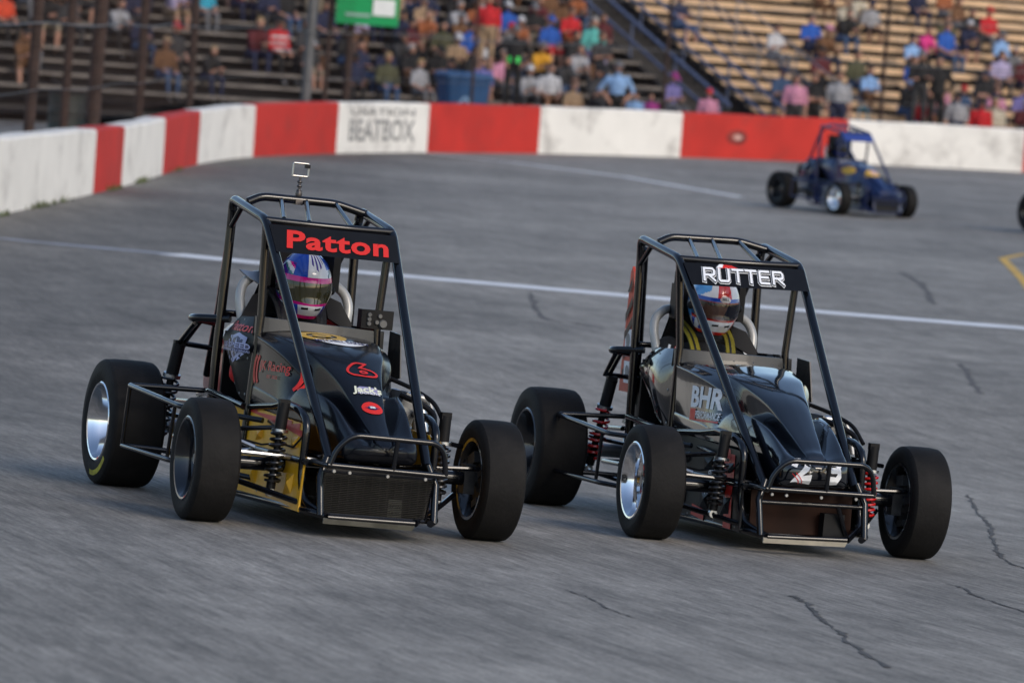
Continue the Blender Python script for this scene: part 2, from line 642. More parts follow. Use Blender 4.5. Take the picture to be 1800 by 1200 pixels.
o_, b_ = wsec[11]
sc1 = ellipse2d(0, 0, .33, .16, 12)
sc2 = ellipse2d(0.03, 0.0, .15, .06, 9)
decal('scuff_mark', [(*sc1, 0), (*sc2, 1)], [mat('scuff_dark', (0.22, 0.03, 0.025), .9, var=.5, scale=4), mat('bare_concrete', (0.5, 0.3, 0.26), .9, var=.3)], (p[0], p[1], gz(*p) + 0.45), (d[0], d[1], 0), (0, 0, 1), b_.bvh(), 0.006, o_, d=(-d[1], d[0], 0), grid=0.2)
# weeds at the foot of the wall
wb = B()
for k in range(150):
    s = rng.choice([10.2, 13.0, 14.5, 19.0, 22.0, 27.0]) + rng.normal(0, .35)
    p, d, h = wall_at(s)
    nb = np.array([-d[1], d[0]])
    q = p - nb * rng.uniform(0.0, .1)
    z = gz(*q); hh = rng.uniform(.03, .10); a = rng.uniform(0, 6.3)
    wb.add([(q[0] - .012, q[1], z), (q[0] + .012, q[1], z), (q[0] + .04 * math.cos(a), q[1] + .04 * math.sin(a), z + hh)], [(0, 1, 2)])
tag(wb.build('weeds', mat('weed_green', (0.07, 0.09, 0.03), .8, var=.4), weld=False), kind='stuff')

# ------------------------------------------------------------------ catch fence behind the wall
RUST = mat('rusted_steel', (0.042, 0.023, 0.018), 0.8, 0.1, var=0.35, scale=6, bump=.3)
GALV = mat('galvanised_steel', (0.13, 0.13, 0.135), 0.55, 0.5, var=0.15, scale=5)
fence = empty('catch_fence')
tag(fence, 'rusty catch fence of posts cables and wire mesh behind the wall', 'fence')


def fence_at(s, off=0.55):
    p, d, h = wall_at(s)
    nb = np.array([-d[1], d[0]])
    return p + nb * off


for s, r_, m_, lean in [(10.9, .068, RUST, .03), (15.31, .070, RUST, .03), (18.1, .06, RUST, .02), (20.82, .10, RUST, .02), (26.4, .07, RUST, .0), (32.48, .06, RUST, .0), (39.65, .09, GALV, .02), (46.88, .03, RUST, .0), (53.28, .04, RUST, .0), (59.42, .04, RUST, .0), (65.5, .05, RUST, .0), (5.0, .08, RUST, 0), (-1.0, .07, RUST, .02), (-7.0, .07, RUST, 0), (-13.0, .07, RUST, 0), (-19.0, .07, RUST, 0), (-25.0, .07, RUST, 0)]:
    p = fence_at(s); z = gz(*p)
    b = B().tube([(p[0], p[1], z - .2), (p[0] + lean, p[1], z + 2.3), (p[0] + lean * 2, p[1] - .1, z + 4.2)], r_, 10)
    b.box((p[0], p[1], z + .02), (r_ * 4, r_ * 4, .05))
    post = b.build('post', m_, fence)
    if m_ is GALV:
        post['label'] = 'grey galvanised post beside the green board'
for hgt, r_ in ((1.32, .005), (2.15, .012), (3.1, .012), (4.0, .012)):
    pts = [(*fence_at(s, .45), gz(*fence_at(s, .45)) + hgt + .02 * math.sin(s * 0.9)) for s in np.arange(-25, 72, 1.2)]
    B().tube(pts, r_, 6).build('cable', GALV, fence)
mb = B()
for hgt in np.arange(.95, 4.0, .16):
    pts = [(*fence_at(s, .47), gz(*fence_at(s, .47)) + hgt) for s in np.arange(-25, 72, 1.0)]
    mb.tube(pts, .0028, 3, cap=False)
for s in np.arange(-25, 71, .16):
    p = fence_at(s, .475); z = gz(*p)
    mb.tube([(p[0], p[1], z + .9), (p[0], p[1], z + 4.0)], .0028, 3, cap=False)
tag(mb.build('wire_mesh', RUST, fence, weld=False), kind='stuff')

# ------------------------------------------------------------------ grandstand: rows of planks on a sloped frame
E_ = np.array([0.891, 0.454]); G_ = np.array([-0.454, 0.891]); P0 = np.array([-3.86, 90.8])
ZS, DZ, DG = 0.60, 0.25, 0.70
NROW = 15


def sp(s, k, back=0.0):
    q = P0 + E_ * s + G_ * (DG * k + back)
    return q


def seat_z(k):
    return ZS + DZ * k


def s_for_u(u, k, back=0.0):
    t = (u - 900) / FPX
    c = P0 + G_ * (DG * k + back)
    # small correction for the camera roll: the row stands about (2.54-z) below the axis
    for _ in range(4):
        s = (t * c[1] - c[0]) / (E_[0] - t * E_[1])
        q = c + E_ * s
        zr = seat_z(k) + .4 - CAM_H
        up = zr + math.tan(PITCH) * q[1]
        t = (u - 900) / FPX - math.sin(ROLL) * up / q[1]
    return s


OLDW_SHADE = mat('shaded_weathered_plank', (0.19, 0.165, 0.145), 0.8, var=0.3, scale=2.2, bump=.3, bscale=25, dirt=(0.13, 0.11, 0.1), dscale=1.2, damt=.7)  # weathered wood, its colour darkened for the shade on this stand
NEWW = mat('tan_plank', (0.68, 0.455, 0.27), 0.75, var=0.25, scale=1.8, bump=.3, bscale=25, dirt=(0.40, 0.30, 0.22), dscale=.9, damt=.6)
DARKW = mat('shaded_footboard', (0.030, 0.026, 0.024), 0.8, var=0.4, scale=2.2, bump=.3)  # footboards coloured near black for the shade in the bench gaps
DARKS = mat('black_steel_and_gap_shade', (0.010, 0.009, 0.009), 0.8, 0.0, var=0.3, scale=4)


def plank_mesh(L, drop):
    """a seat board with its front edge board, along x"""
    b = B().box((L / 2, 0.0, -0.02), (L - .012, 0.27, 0.04))
    b.box((L / 2, -0.137, -drop / 2), (L - .012, 0.026, drop))
    return b


def foot_mesh(L):
    return B().box((L / 2, 0, -0.02), (L - .012, 0.24, 0.038)).box((L / 2, -.121, -.03), (L - .02, .02, .055))


ang = math.atan2(E_[1], E_[0])
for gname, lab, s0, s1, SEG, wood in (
        ('grandstand', 'packed grandstand of weathered benches toned as if shaded with dark gaps beneath', -14.9, 8.7, 2.95, OLDW_SHADE),
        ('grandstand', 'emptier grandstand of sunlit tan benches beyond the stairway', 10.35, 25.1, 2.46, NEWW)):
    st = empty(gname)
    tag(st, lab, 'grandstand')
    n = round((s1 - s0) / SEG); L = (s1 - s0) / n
    me1 = plank_mesh(L, .06 if wood is OLDW_SHADE else .135).mesh('plank', wood); me2 = foot_mesh(L).mesh('footboard', DARKW)
    for k in range(NROW):
        for i in range(n):
            q = sp(s0 + L * i, k)
            dz = rng.uniform(-.006, .006)
            if k > 0 or True:
                place('plank', me1, st, (q[0], q[1], seat_z(k) + dz), (rng.uniform(-.01, .01), 0, ang))
            q = sp(s0 + L * i, k, -0.38)
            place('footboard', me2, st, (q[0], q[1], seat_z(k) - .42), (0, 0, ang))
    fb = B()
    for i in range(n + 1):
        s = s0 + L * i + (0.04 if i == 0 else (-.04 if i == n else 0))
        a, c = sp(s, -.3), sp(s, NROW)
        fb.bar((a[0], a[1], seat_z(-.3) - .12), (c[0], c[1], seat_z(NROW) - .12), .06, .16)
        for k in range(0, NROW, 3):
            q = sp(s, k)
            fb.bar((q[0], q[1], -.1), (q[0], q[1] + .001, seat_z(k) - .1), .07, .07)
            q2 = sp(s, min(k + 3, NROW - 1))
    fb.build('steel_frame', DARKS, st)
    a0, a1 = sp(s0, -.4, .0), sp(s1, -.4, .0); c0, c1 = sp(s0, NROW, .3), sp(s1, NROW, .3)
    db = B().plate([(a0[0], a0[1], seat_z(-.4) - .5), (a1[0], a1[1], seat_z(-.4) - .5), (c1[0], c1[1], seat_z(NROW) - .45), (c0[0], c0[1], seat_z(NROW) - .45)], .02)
    db.build('gap_shade_sheet', DARKS, st)  # added black sheet, stands for the shade seen between the benches
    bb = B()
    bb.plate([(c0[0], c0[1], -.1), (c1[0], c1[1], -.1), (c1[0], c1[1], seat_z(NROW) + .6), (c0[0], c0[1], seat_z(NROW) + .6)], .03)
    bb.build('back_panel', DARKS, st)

# stairway between the two stands
stair = empty('stairway')
tag(stair, 'dark stairway with blue steel handrails between the grandstands', 'stairway')
me = B().box((0.70, 0, 0), (1.36, .36, .04)).box((.70, -.17, -.1), (1.36, .02, .2)).mesh('step', mat('step_black', (0.022, .02, .02), .7, var=.3))
for k in range(2 * NROW - 1):
    q = sp(8.82, k / 2 - .5)
    place('step', me, stair, (q[0], q[1], seat_z(k / 2 - .5) - .35), (0, 0, ang))
BLUEST = mat('blue_rail', (0.13, 0.16, 0.26), 0.45, 0.3, var=.15)
PALEST = mat('pale_rail', (0.22, 0.22, 0.25), 0.45, 0.4, var=.15)
for s in (8.86, 10.2):
    for hh in (.55, 1.0):
        a, c = sp(s, -.6), sp(s, NROW)
        B().tube([(a[0], a[1], seat_z(-.6) - .35 + hh), (c[0], c[1], seat_z(NROW) - .35 + hh)], .038, 8).build('handrail', BLUEST, stair)
    for k in range(0, NROW, 3):
        q = sp(s, k)
        B().tube([(q[0], q[1], seat_z(k) - .5), (q[0], q[1], seat_z(k) + .65)], .024, 8).build('rail_post', BLUEST, stair)
# rail of the next aisle, on the tan stand
rail2 = empty('handrail_fence')
tag(rail2, 'pale sloping handrail crossing the tan benches beside the stairway', 'handrail')
for s, hh in ((11.15, .45), (11.15, .95), (12.1, .5), (12.1, 1.0)):
    a, c = sp(s, -.8, -.3), sp(s, NROW, -.3)
    B().tube([(a[0], a[1], seat_z(-.8) + hh - .2), (c[0], c[1], seat_z(NROW) + hh - .2)], .019, 8).build('rail', PALEST, rail2)
for s in (11.15, 12.1):
    for k in range(0, NROW, 4):
        q = sp(s, k, -.3)
        B().tube([(q[0], q[1], seat_z(k) - .45), (q[0], q[1], seat_z(k) + .8)], .02, 8).build('post', PALEST, rail2)

# green board on brown posts
gs = empty('green_board')
tag(gs, 'green board with a white square on brown posts behind the wall', 'sign')
gx, gy = -3.05, 81.6
BGRN = mat('board_green', (0.0, 0.30, 0.085), 0.5, var=.05)
bd = B().box((gx - .03, gy, 2.80), (1.14, .12, 1.06)).build('panel', BGRN, gs, angle=20)
B().box((gx + .27, gy - .075, 2.60), (.40, .02, .30)).build('white_square', mat('sign_white', (.75, .76, .74), .5, var=.05), gs)
B().box((gx - .20, gy - .07, 2.44), (.46, .02, .055)).build('stripe', mat('sign_stripe', (.30, .42, .38), .5), gs)
for dx in (.0,):
    B().tube([(gx - .32, gy + .15, -.2), (gx - .32, gy + .15, 3.6)], .075, 10).build('post', RUST, gs)
B().tube([(gx - .72, gy + .12, -.2), (gx - .69, gy + .12, 3.7)], .05, 10).build('post', RUST, gs)


# bins
def wheelie_bin(x, y, m, label, sc=1.0):
    z0 = gz(x, y)
    t = empty('wheelie_bin', Matrix.Translation((x, y, z0)) @ Matrix.Rotation(.25, 4, 'Z') @ Matrix.Scale(sc, 4))
    tag(t, label, 'bin')
    secs = []
    for z, hx, hy in ((.12, .24, .27), (.5, .28, .32), (.95, .32, .37), (1.02, .345, .395)):
        c = .05
        secs.append([(-hx + c, -hy, z), (hx - c, -hy, z), (hx, -hy + c, z), (hx, hy - c, z), (hx - c, hy, z), (-hx + c, hy, z), (-hx, hy - c, z), (-hx, -hy + c, z)])
    bb = B().loft(secs)
    body = bb.build('body', m, t, angle=30)
    lid = B().loft([[(x_ * f_, y_ * f_, z_) for x_, y_, _ in secs[-1]] for z_, f_ in ((1.022, 1.05), (1.07, 1.05), (1.10, .9), (1.11, .5))])
    lid.build('lid', m, t, angle=40)
    B().tube([(-.25, .44, 1.0), (.25, .44, 1.0)], .025, 8).build('handle', m, t)
    for sx in (-.27, .27):
        B().lathe([(-.03, .02), (-.03, .12), (.03, .12), (.03, .02)], 16, 'x', (sx, .3, .12)).build('wheel', DARKS, t)
    tri = []
    for a in (90, 210, 330):
        c, s_ = math.cos(R(a)), math.sin(R(a)); c2, s2 = math.cos(R(a + 95)), math.sin(R(a + 95))
        tri.append((*stroke2d([(.085 * c, .085 * s_), (.085 * c2, .085 * s2)], .04), 0))
    decal('recycling_emblem', tri, mat('pale_blue_print', (.22, .36, .55), .6), (-.05, -.4, .66), (1, 0, 0), (0, 0, 1), bb.bvh(), .004, body, d=(0, 1, 0), grid=.1)
    return t


wheelie_bin(-1.32, 87.2, mat('bin_blue', (0.022, 0.085, 0.21), .5, var=.1), 'blue recycling cart standing behind the second red block from the stair rails', 1.36)
t = empty('trash_barrel', Matrix.Translation((-7.55, 73.0, gz(-7.5, 73))))
tag(t, 'dark steel trash barrel standing on the concrete behind the near wall', 'trash can')
B().lathe([(0, .0), (0, .29), (.02, .3), (.3, .3), (.31, .31), (.33, .3), (.6, .3), (.61, .31), (.63, .3), (.9, .3), (.91, .31), (.93, .29), (.9, .27), (.05, .27), (.05, 0)], 24, 'z').build('body', mat('barrel_green', (0.022, 0.026, 0.022), .6, .2, var=.3), t)
B().lathe([(.93, .305), (.96, .31), (.955, .24), (.945, .24)], 24, 'z').build('rim', DARKS, t)


# ------------------------------------------------------------------ people
def capsule(b, p0, r0, p1, r1, n=12):
    p0, p1 = np.array(p0, float), np.array(p1, float)
    d = p1 - p0; L = np.linalg.norm(d); d /= L
    path = []; rr = []
    for a in (-90, -60, -30, 0):
        path.append(p0 + d * r0 * math.sin(R(a))); rr.append(max(r0 * math.cos(R(a)), .002))
    for a in (0, 30, 60, 90):
        path.append(p1 + d * r1 * math.sin(R(a))); rr.append(max(r1 * math.cos(R(a)), .002))
    b.tube(path, rr, n)


def body_mesh(name, J, mats, voxel=0.02, yaw_head=0.0, pitch_head=0.0, fingers=True, smooth=5, torso=None, head=True, width=1.0):
    """One continuous body from joints J. Slots: 0 skin 1 shirt 2 trousers 3 shoes 4 shins 5 forearms."""
    J = {k: np.array(v, float) for k, v in J.items()}
    b = B()
    prim = []      # (p0, p1, r, slot)

    def cap(a, ra, c, rc, slot):
        capsule(b, J[a] if isinstance(a, str) else a, ra, J[c] if isinstance(c, str) else c, rc)
        prim.append((J[a] if isinstance(a, str) else a, J[c] if isinstance(c, str) else c, (ra + rc) / 2, slot))
    # torso: lofted ellipses from hips to the base of the neck
    pel, che, nec = J['pelvis'], J['chest'], J['neck']
    secs = []
    ax = (J['shR'] - J['shL']); ax /= np.linalg.norm(ax)
    for t, wx, wy in ((-.12, .07, .06), (0, .165, .125), (.25, .16, .12), (.5, .155, .115), (.75, .178, .118), (.95, .165, .095), (1.08, .10, .07)):
        c = pel + (che - pel) * t if t <= .75 else (pel + (che - pel) * .75) + (nec - (pel + (che - pel) * .75)) * (t - .75) / .33
        up = (che - pel) / np.linalg.norm(che - pel)
        fw = np.cross(ax, up)
        secs.append([c + ax * wx * width * math.cos(a) + fw * wy * math.sin(a) for a in np.linspace(0, 2 * math.pi, 18, endpoint=False)])
    b.loft(secs)
    prim.append((pel + (che - pel) * .22, nec, .13, 1)); prim.append((pel, pel + (che - pel) * .1, .16, 2))
    cap('neck', .056, 'head', .055, 0)
    for s in 'RL':
        cap('sh' + s, .068, 'el' + s, .046, 1)
        cap('el' + s, .043, 'wr' + s, .029, 5)
        cap('hip' + s, .092, 'kn' + s, .062, 2)
        cap('kn' + s, .060, 'an' + s, .038, 4)
        if 'toe' + s in J:
            cap('an' + s, .042, 'toe' + s, .034, 3)
    me = b.mesh(name, mats)
    o = bpy.data.objects.new(name, me); COL.objects.link(o)
    md = o.modifiers.new('r', 'REMESH'); md.mode = 'VOXEL'; md.voxel_size = voxel; md.use_smooth_shade = True
    ms = o.modifiers.new('s', 'SMOOTH'); ms.iterations = smooth; ms.factor = .5
    dg = bpy.context.evaluated_depsgraph_get()
    ev = o.evaluated_get(dg)
    me2 = bpy.data.meshes.new_from_object(ev)
    V = np.empty(len(me2.vertices) * 3); me2.vertices.foreach_get('co', V); V = V.reshape(-1, 3)
    F = [tuple(p.vertices) for p in me2.polygons]
    bpy.data.objects.remove(o); bpy.data.meshes.remove(me); bpy.data.meshes.remove(me2)
    C = np.array([V[list(f)].mean(0) for f in F])
    best = np.full(len(F), 9.0); slot = np.zeros(len(F), int)
    for p0, p1, r, sl in prim:
        d = p1 - p0
        t = np.clip(((C - p0) @ d) / (d @ d), 0, 1)
        dist = np.linalg.norm(C - p0 - t[:, None] * d, axis=1) - r
        u = dist < best
        best[u] = dist[u]; slot[u] = sl
    fb = B(); fb.v = [tuple(p) for p in V]; fb.f = F; fb.m = [int(i) for i in slot]
    if head:
        add_head(fb, J['head'] + np.array([0, -.005, .085]), yaw_head, pitch_head)
    for s in 'RL':
        add_hand(fb, J['el' + s], J['wr' + s], 1 if s == 'L' else -1, J.get('grip' + s))
    return fb.mesh(name, mats, weld=False, angle=60)


def add_head(b, c, yaw=0.0, pitch=0.0, k=1.0):
    """head facing -y: skull, jaw, brow, nose, lips, ears, eyes"""
    M = Matrix.Rotation(yaw, 3, 'Z') @ Matrix.Rotation(pitch, 3, 'X')
    nu, nv = 20, 14
    vs = []; fs = []
    for i in range(nv + 1):
        t = math.pi * i / nv
        for j in range(nu):
            a = 2 * math.pi * j / nu
            x, y, z = math.sin(t) * math.sin(a), -math.sin(t) * math.cos(a), math.cos(t)
            sx, sy, sz = .075, .095, .118
            if z < -.1:                      # jaw narrows and comes forward
                q = (-.1 - z) / .9
                sx *= 1 - .35 * q; sy *= 1 - .22 * q
            X, Y, Z = x * sx, y * sy, z * sz
            f = max(0, -y) ** 4 * (1 if abs(x) < .45 else .3)
            if z < -.55: Y -= .018 * f
            if abs(x) < .16 and -.34 < z < .12 and y < -.3:
                Y -= .022 * (1 - abs(x) / .16) * (1 - (z + .34) / .5)      # nose
            if .05 < z < .3 and .2 < abs(x) < .6 and y < -.3: Y += .007      # eye sockets
            p = M @ Vector((X, Y, Z))
            vs.append(np.array(p) * k + c)
    for i in range(nv):
        for j in range(nu):
            j2 = (j + 1) % nu
            fs.append((i * nu + j, (i + 1) * nu + j, (i + 1) * nu + j2, i * nu + j2))
    b.add(vs, fs, 0)
    for s in (-1, 1):
        b.ell(c + np.array(M @ Vector((s * .074, .008, .0))) * k, (.010 * k, .02 * k, .032 * k), 8, 6, 0)
        b.ell(c + np.array(M @ Vector((s * .030, -.0835, .022))) * k, (.013 * k, .008 * k, .007 * k), 8, 6, 3)
    b.ell(c + np.array(M @ Vector((0, -.089, -.055))) * k, (.022 * k, .008 * k, .006 * k), 8, 5, 0)


def add_hand(b, el, wr, side, grip=None):
    """palm, four unequal curled fingers and a thumb continuing the forearm"""
    d = (wr - el) / np.linalg.norm(wr - el)
    dn = np.array(grip, float) if grip is not None else np.array([0, 0, -1.0])
    dn = dn - d * (dn @ d)
    if np.linalg.norm(dn) < .2:
        dn = np.array([0, -1., 0]) - d * (np.array([0, -1., 0]) @ d)
    dn /= np.linalg.norm(dn)
    ac = np.cross(d, dn) * side
    secs = []
    for t, wx, wy in ((-.01, .026, .022), (.03, .036, .018), (.075, .042, .015), (.095, .038, .011)):
        cc = wr + d * t
        secs.append([cc + ac * wx * math.cos(a) + dn * wy * math.sin(a) for a in np.linspace(0, 2 * math.pi, 10, endpoint=False)])
    b.loft(secs, 0)
    for i, L in enumerate((.070, .080, .074, .058)):
        base = wr + d * .088 + ac * (.030 - .020 * i)
        p1 = base + d * L * .45 + dn * L * .12
        p2 = p1 + d * L * .28 + dn * L * .30
        p3 = p2 + d * L * .05 + dn * L * .28
        b.tube([base - d * .012, base, p1, p2, p3], [.009, .0095, .0085, .0075, .006], 6, 0)
    tb = wr + d * .03 + ac * .032
    b.tube([tb - ac * .008, tb + ac * .018 + d * .012, tb + ac * .030 + d * .040 + dn * .012, tb + ac * .026 + d * .062 + dn * .028], [.012, .012, .010, .007], 6, 0)


SKIN = mat('skin', (0.42, 0.215, 0.145), 0.55, var=.12, scale=14)
SKIN2 = mat('tanned_skin', (0.33, 0.155, 0.095), 0.55, var=.12, scale=14)
SKIN3 = mat('brown_skin', (0.16, 0.075, 0.047), 0.55, var=.12, scale=14)
CLOTH = {}


def cloth(nm, c):
    CLOTH[nm] = mat('cloth_' + nm.replace(' ', '_').replace('-', '_'), c, 0.85, var=.22, scale=9, bump=.35, bscale=22)


for nm, c in {'black': (.010, .010, .011), 'charcoal': (.03, .03, .033), 'grey': (.14, .14, .15), 'white': (.50, .50, .52), 'navy': (.012, .017, .05), 'royal blue': (.015, .085, .38),
              'sky blue': (.22, .37, .62), 'turquoise': (.03, .33, .48), 'teal': (.10, .42, .38), 'red': (.50, .012, .018), 'maroon': (.085, .010, .014), 'orange': (.58, .06, .022),
              'gold': (.60, .29, .02), 'hot pink': (.62, .04, .22), 'pale pink': (.55, .23, .34), 'magenta': (.30, .035, .20), 'lavender': (.38, .33, .50), 'purple': (.16, .14, .35),
              'brown': (.14, .065, .028), 'tan': (.30, .20, .12), 'khaki': (.25, .20, .14), 'olive': (.07, .07, .035), 'green': (.02, .25, .04), 'denim': (.045, .085, .17), 'rust': (.28, .085, .03), 'cream': (.5, .44, .34),
              'light grey': (.32, .32, .34)}.items():
    cloth(nm, c)
HAIR = {'dark hair': mat('hair_dark', (.018, .012, .009), .6, var=.3, scale=30, bump=.5), 'brown hair': mat('hair_brown', (.07, .035, .018), .6, var=.3, scale=30, bump=.5),
        'blond hair': mat('hair_blond', (.30, .20, .09), .6, var=.3, scale=30, bump=.5), 'grey hair': mat('hair_grey', (.30, .29, .28), .6, var=.3, scale=30, bump=.5)}
BASE6 = [SKIN, CLOTH['grey'], CLOTH['navy'], CLOTH['black'], CLOTH['navy'], SKIN]


def sit_joints(lean=0.0, arms='thigh', legs=0.0):
    def tl(p):       # lean the upper body forward about the pelvis
        y, z = p[1], p[2] - .1
        return (p[0], y * math.cos(lean) - z * math.sin(lean), .1 + z * math.cos(lean) + y * math.sin(lean))
    J = dict(pelvis=(0, 0, .10), chest=tl((0, .01, .50)), neck=tl((0, 0, .58)), head=tl((0, -.02, .66)), shR=tl((-.165, 0, .52)), shL=tl((.165, 0, .52)))
    for s, q in (('R', -1), ('L', 1)):
        J['hip' + s] = (q * .09, -.02, .085); J['kn' + s] = (q * (.12 + legs), -.44, .10)
        J['an' + s] = (q * (.11 + legs * .6), -.46 - (.0 if q > 0 else .06), -.34); J['toe' + s] = (q * (.13 + legs * .7), -.61 - (.0 if q > 0 else .06), -.385)
    if arms == 'thigh':
        J.update(elR=tl((-.235, -.05, .27)), elL=tl((.235, -.05, .27)), wrR=(-.13, -.31, .185), wrL=(.13, -.31, .185))
    elif arms == 'knees':
        J.update(elR=(-.15, -.36, .21), elL=(.15, -.36, .21), wrR=(-.03, -.50, .30), wrL=(.05, -.52, .28))
    elif arms == 'phone':
        J.update(elR=tl((-.22, -.08, .27)), elL=tl((.22, -.08, .27)), wrR=tl((-.05, -.29, .36)), wrL=tl((.06, -.27, .34)))
    elif arms == 'fold':
        J.update(elR=tl((-.23, -.09, .30)), elL=tl((.23, -.09, .28)), wrR=tl((.06, -.17, .32)), wrL=tl((-.06, -.155, .29)))
    return J


def stand_joints(arms='down'):
    J = dict(pelvis=(0, 0, .93), chest=(0, -.01, 1.33), neck=(0, 0, 1.42), head=(0, -.02, 1.50), shR=(-.18, 0, 1.37), shL=(.18, 0, 1.37))
    for s, q in (('R', -1), ('L', 1)):
        J['hip' + s] = (q * .09, 0, .88); J['kn' + s] = (q * .105, -.02, .48); J['an' + s] = (q * .115, .02, .075); J['toe' + s] = (q * .14, -.12, .035)
    if arms == 'down':
        J.update(elR=(-.245, .01, 1.09), elL=(.245, .01, 1.09), wrR=(-.235, -.07, .85), wrL=(.235, -.07, .85))
    elif arms == 'fold':
        J.update(elR=(-.25, -.08, 1.13), elL=(.25, -.08, 1.13), wrR=(.07, -.20, 1.16), wrL=(-.07, -.18, 1.12))
    elif arms == 'hip':
        J.update(elR=(-.36, .05, 1.13), elL=(.33, .06, 1.12), wrR=(-.19, -.06, .98), wrL=(.19, -.03, .97))
    return J


POSES = {}
for nm, J, yh, ph in (('upright', sit_joints(.06), .25, .1), ('leaning', sit_joints(.42, 'knees', .03), -.2, .0), ('phone', sit_joints(.12, 'phone'), .1, .35), ('folded', sit_joints(.0, 'fold', .04), .35, .05),
                      ('upright2', sit_joints(.18, 'thigh', .06), -.35, .12),
                      ('standing', stand_joints('down'), .2, .1), ('standfold', stand_joints('fold'), -.15, .1), ('standhip', stand_joints('hip'), .3, .05)):
    POSES[nm] = (body_mesh('person', J, BASE6, .024, yh, ph), np.array(J['head']) + np.array([0, -.005, .085]), yh, ph)


def hair_mesh(kind):
    b = B(); nu, nv = 18, 9
    if kind == 'cap':
        vs = []; fs = []
        for i in range(7):
            t = R(88) * i / 6
            for j in range(nu):
                a = 2 * math.pi * j / nu
                vs.append((.084 * math.sin(t) * math.sin(a), -.104 * math.sin(t) * math.cos(a) + .004, .03 + .105 * math.cos(t)))
        for i in range(6):
            for j in range(nu):
                j2 = (j + 1) % nu
                fs.append((i * nu + j, (i + 1) * nu + j, (i + 1) * nu + j2, i * nu + j2))
        b.add(vs, fs)
        sec = []
        for x in np.linspace(-.07, .07, 7):
            y0 = -.095 * math.sqrt(max(0, 1 - (x / .086) ** 2)); y1 = -.175 + 6 * x * x
            sec.append([(x, y0, .045), (x, y1, .028), (x, y1, .022), (x, y0, .037)])
        b.loft(sec)
        b.ell((0, .004, .136), (.01, .01, .006), 8, 4)
        return b.mesh('cap', CLOTH['black'])
    lo = {'short_hair': 100, 'long_hair': 108}[kind]
    vs = []; fs = []
    for i in range(nv):
        for j in range(nu):
            a = 2 * math.pi * j / nu
            f = -math.cos(a)          # front is -1
            lim = 62 if f < -.55 else (85 if f < 0 else lo + 10 * f)
            t = R(lim) * i / (nv - 1)
            k = 1 + .03 * math.sin(7 * a + 3 * i)
            x, y, z = .083 * k * math.sin(t) * math.sin(a), -.103 * k * math.sin(t) * math.cos(a) + .006, .126 * math.cos(t)
            vs.append((x, y, z))
    for i in range(nv - 1):
        for j in range(nu):
            j2 = (j + 1) % nu
            fs.append((i * nu + j, (i + 1) * nu + j, (i + 1) * nu + j2, i * nu + j2))
    b.add(vs, fs)
    if kind == 'long_hair':
        secs = []
        for z, wx, y0 in ((.05, .083, .03), (-.05, .09, .055), (-.14, .095, .07), (-.22, .07, .075), (-.25, .03, .07)):
            secs.append([(wx * math.cos(a), y0 + .032 * math.sin(a), z) for a in np.linspace(0, 2 * math.pi, 12, endpoint=False)])
        b.loft(secs)
    return b.mesh(kind, HAIR['dark hair'])


HM = {k: hair_mesh(k) for k in ('cap', 'short_hair', 'long_hair')}
CAPM = {}
labels_seen = {}


def person(x, y, z, pose, shirt, pants, head, label, yaw=0.0, sc=1.0, shorts=False, sleeves=False, skin=SKIN, group=None):
    me, hc, yh, ph = POSES[pose]
    o = bpy.data.objects.new('person', me)
    COL.objects.link(o)
    o.location = (x, y, z); o.rotation_euler = (0, 0, yaw); o.scale = (sc, sc, sc)
    sl = [skin, CLOTH[shirt], CLOTH[pants] if pants in CLOTH else CLOTH['navy'], CLOTH['black'] if rng.random() < .6 else CLOTH['light grey'], skin if shorts else CLOTH[pants], CLOTH[shirt] if sleeves else skin]
    for i, m_ in enumerate(sl):
        o.material_slots[i].link = 'OBJECT'; o.material_slots[i].material = m_
    if head:
        if head.endswith('cap'):
            hm, hmat = HM['cap'], CLOTH[head[:-4]]
            nm = 'cap'
        else:
            nm = 'long_hair' if head.startswith('long') else 'short_hair'
            hm, hmat = HM[nm], HAIR[head.replace('long ', '')]
        h = bpy.data.objects.new(nm, hm); COL.objects.link(h)
        h.parent = o; h.location = hc; h.rotation_euler = (ph, 0, yh)
        h.material_slots[0].link = 'OBJECT'; h.material_slots[0].material = hmat
    tag(o, label, 'person', group)
    labels_seen[label] = labels_seen.get(label, 0) + 1
    return o


FACE = math.atan2(E_[1], E_[0])       # a seated body faces -y: turned with the stand
ORD = ['front', 'second', 'third', 'fourth', 'fifth', 'sixth', 'seventh', 'eighth', 'ninth', 'tenth', 'eleventh', 'twelfth', 'thirteenth', 'fourteenth', 'top']


def where(u):
    for lim, t in ((70, 'by first rusty posts'), (200, 'above the trash barrel'), (345, 'behind narrow red blocks'), (445, 'behind plain white block'), (575, 'left of green board'),
                   (700, 'below the green board'), (770, 'right of green board'), (860, 'above the blue cart'), (960, 'right of blue cart'),
                   (1110, 'beside blue handrails'), (1330, 'across the stairway'), (1480, 'above widest red block'), (1600, 'above blue race car'), (1900, 'at far white block')):
        if u < lim: return t


def seated(u, k, shirt, pants, head, pose='upright', **kw):
    s = s_for_u(u, k, -.05)
    q = sp(s, k, -.06)
    lab = kw.pop('label', None) or f"person in {shirt} and {pants} {'shorts' if kw.get('shorts') else 'trousers'}, {head}, {ORD[k]} row, {where(u)}"
    return person(q[0], q[1], seat_z(k) + .0, pose, shirt, pants, head, lab, FACE + rng.uniform(-.25, .25), kw.pop('sc', 1.0), **kw)


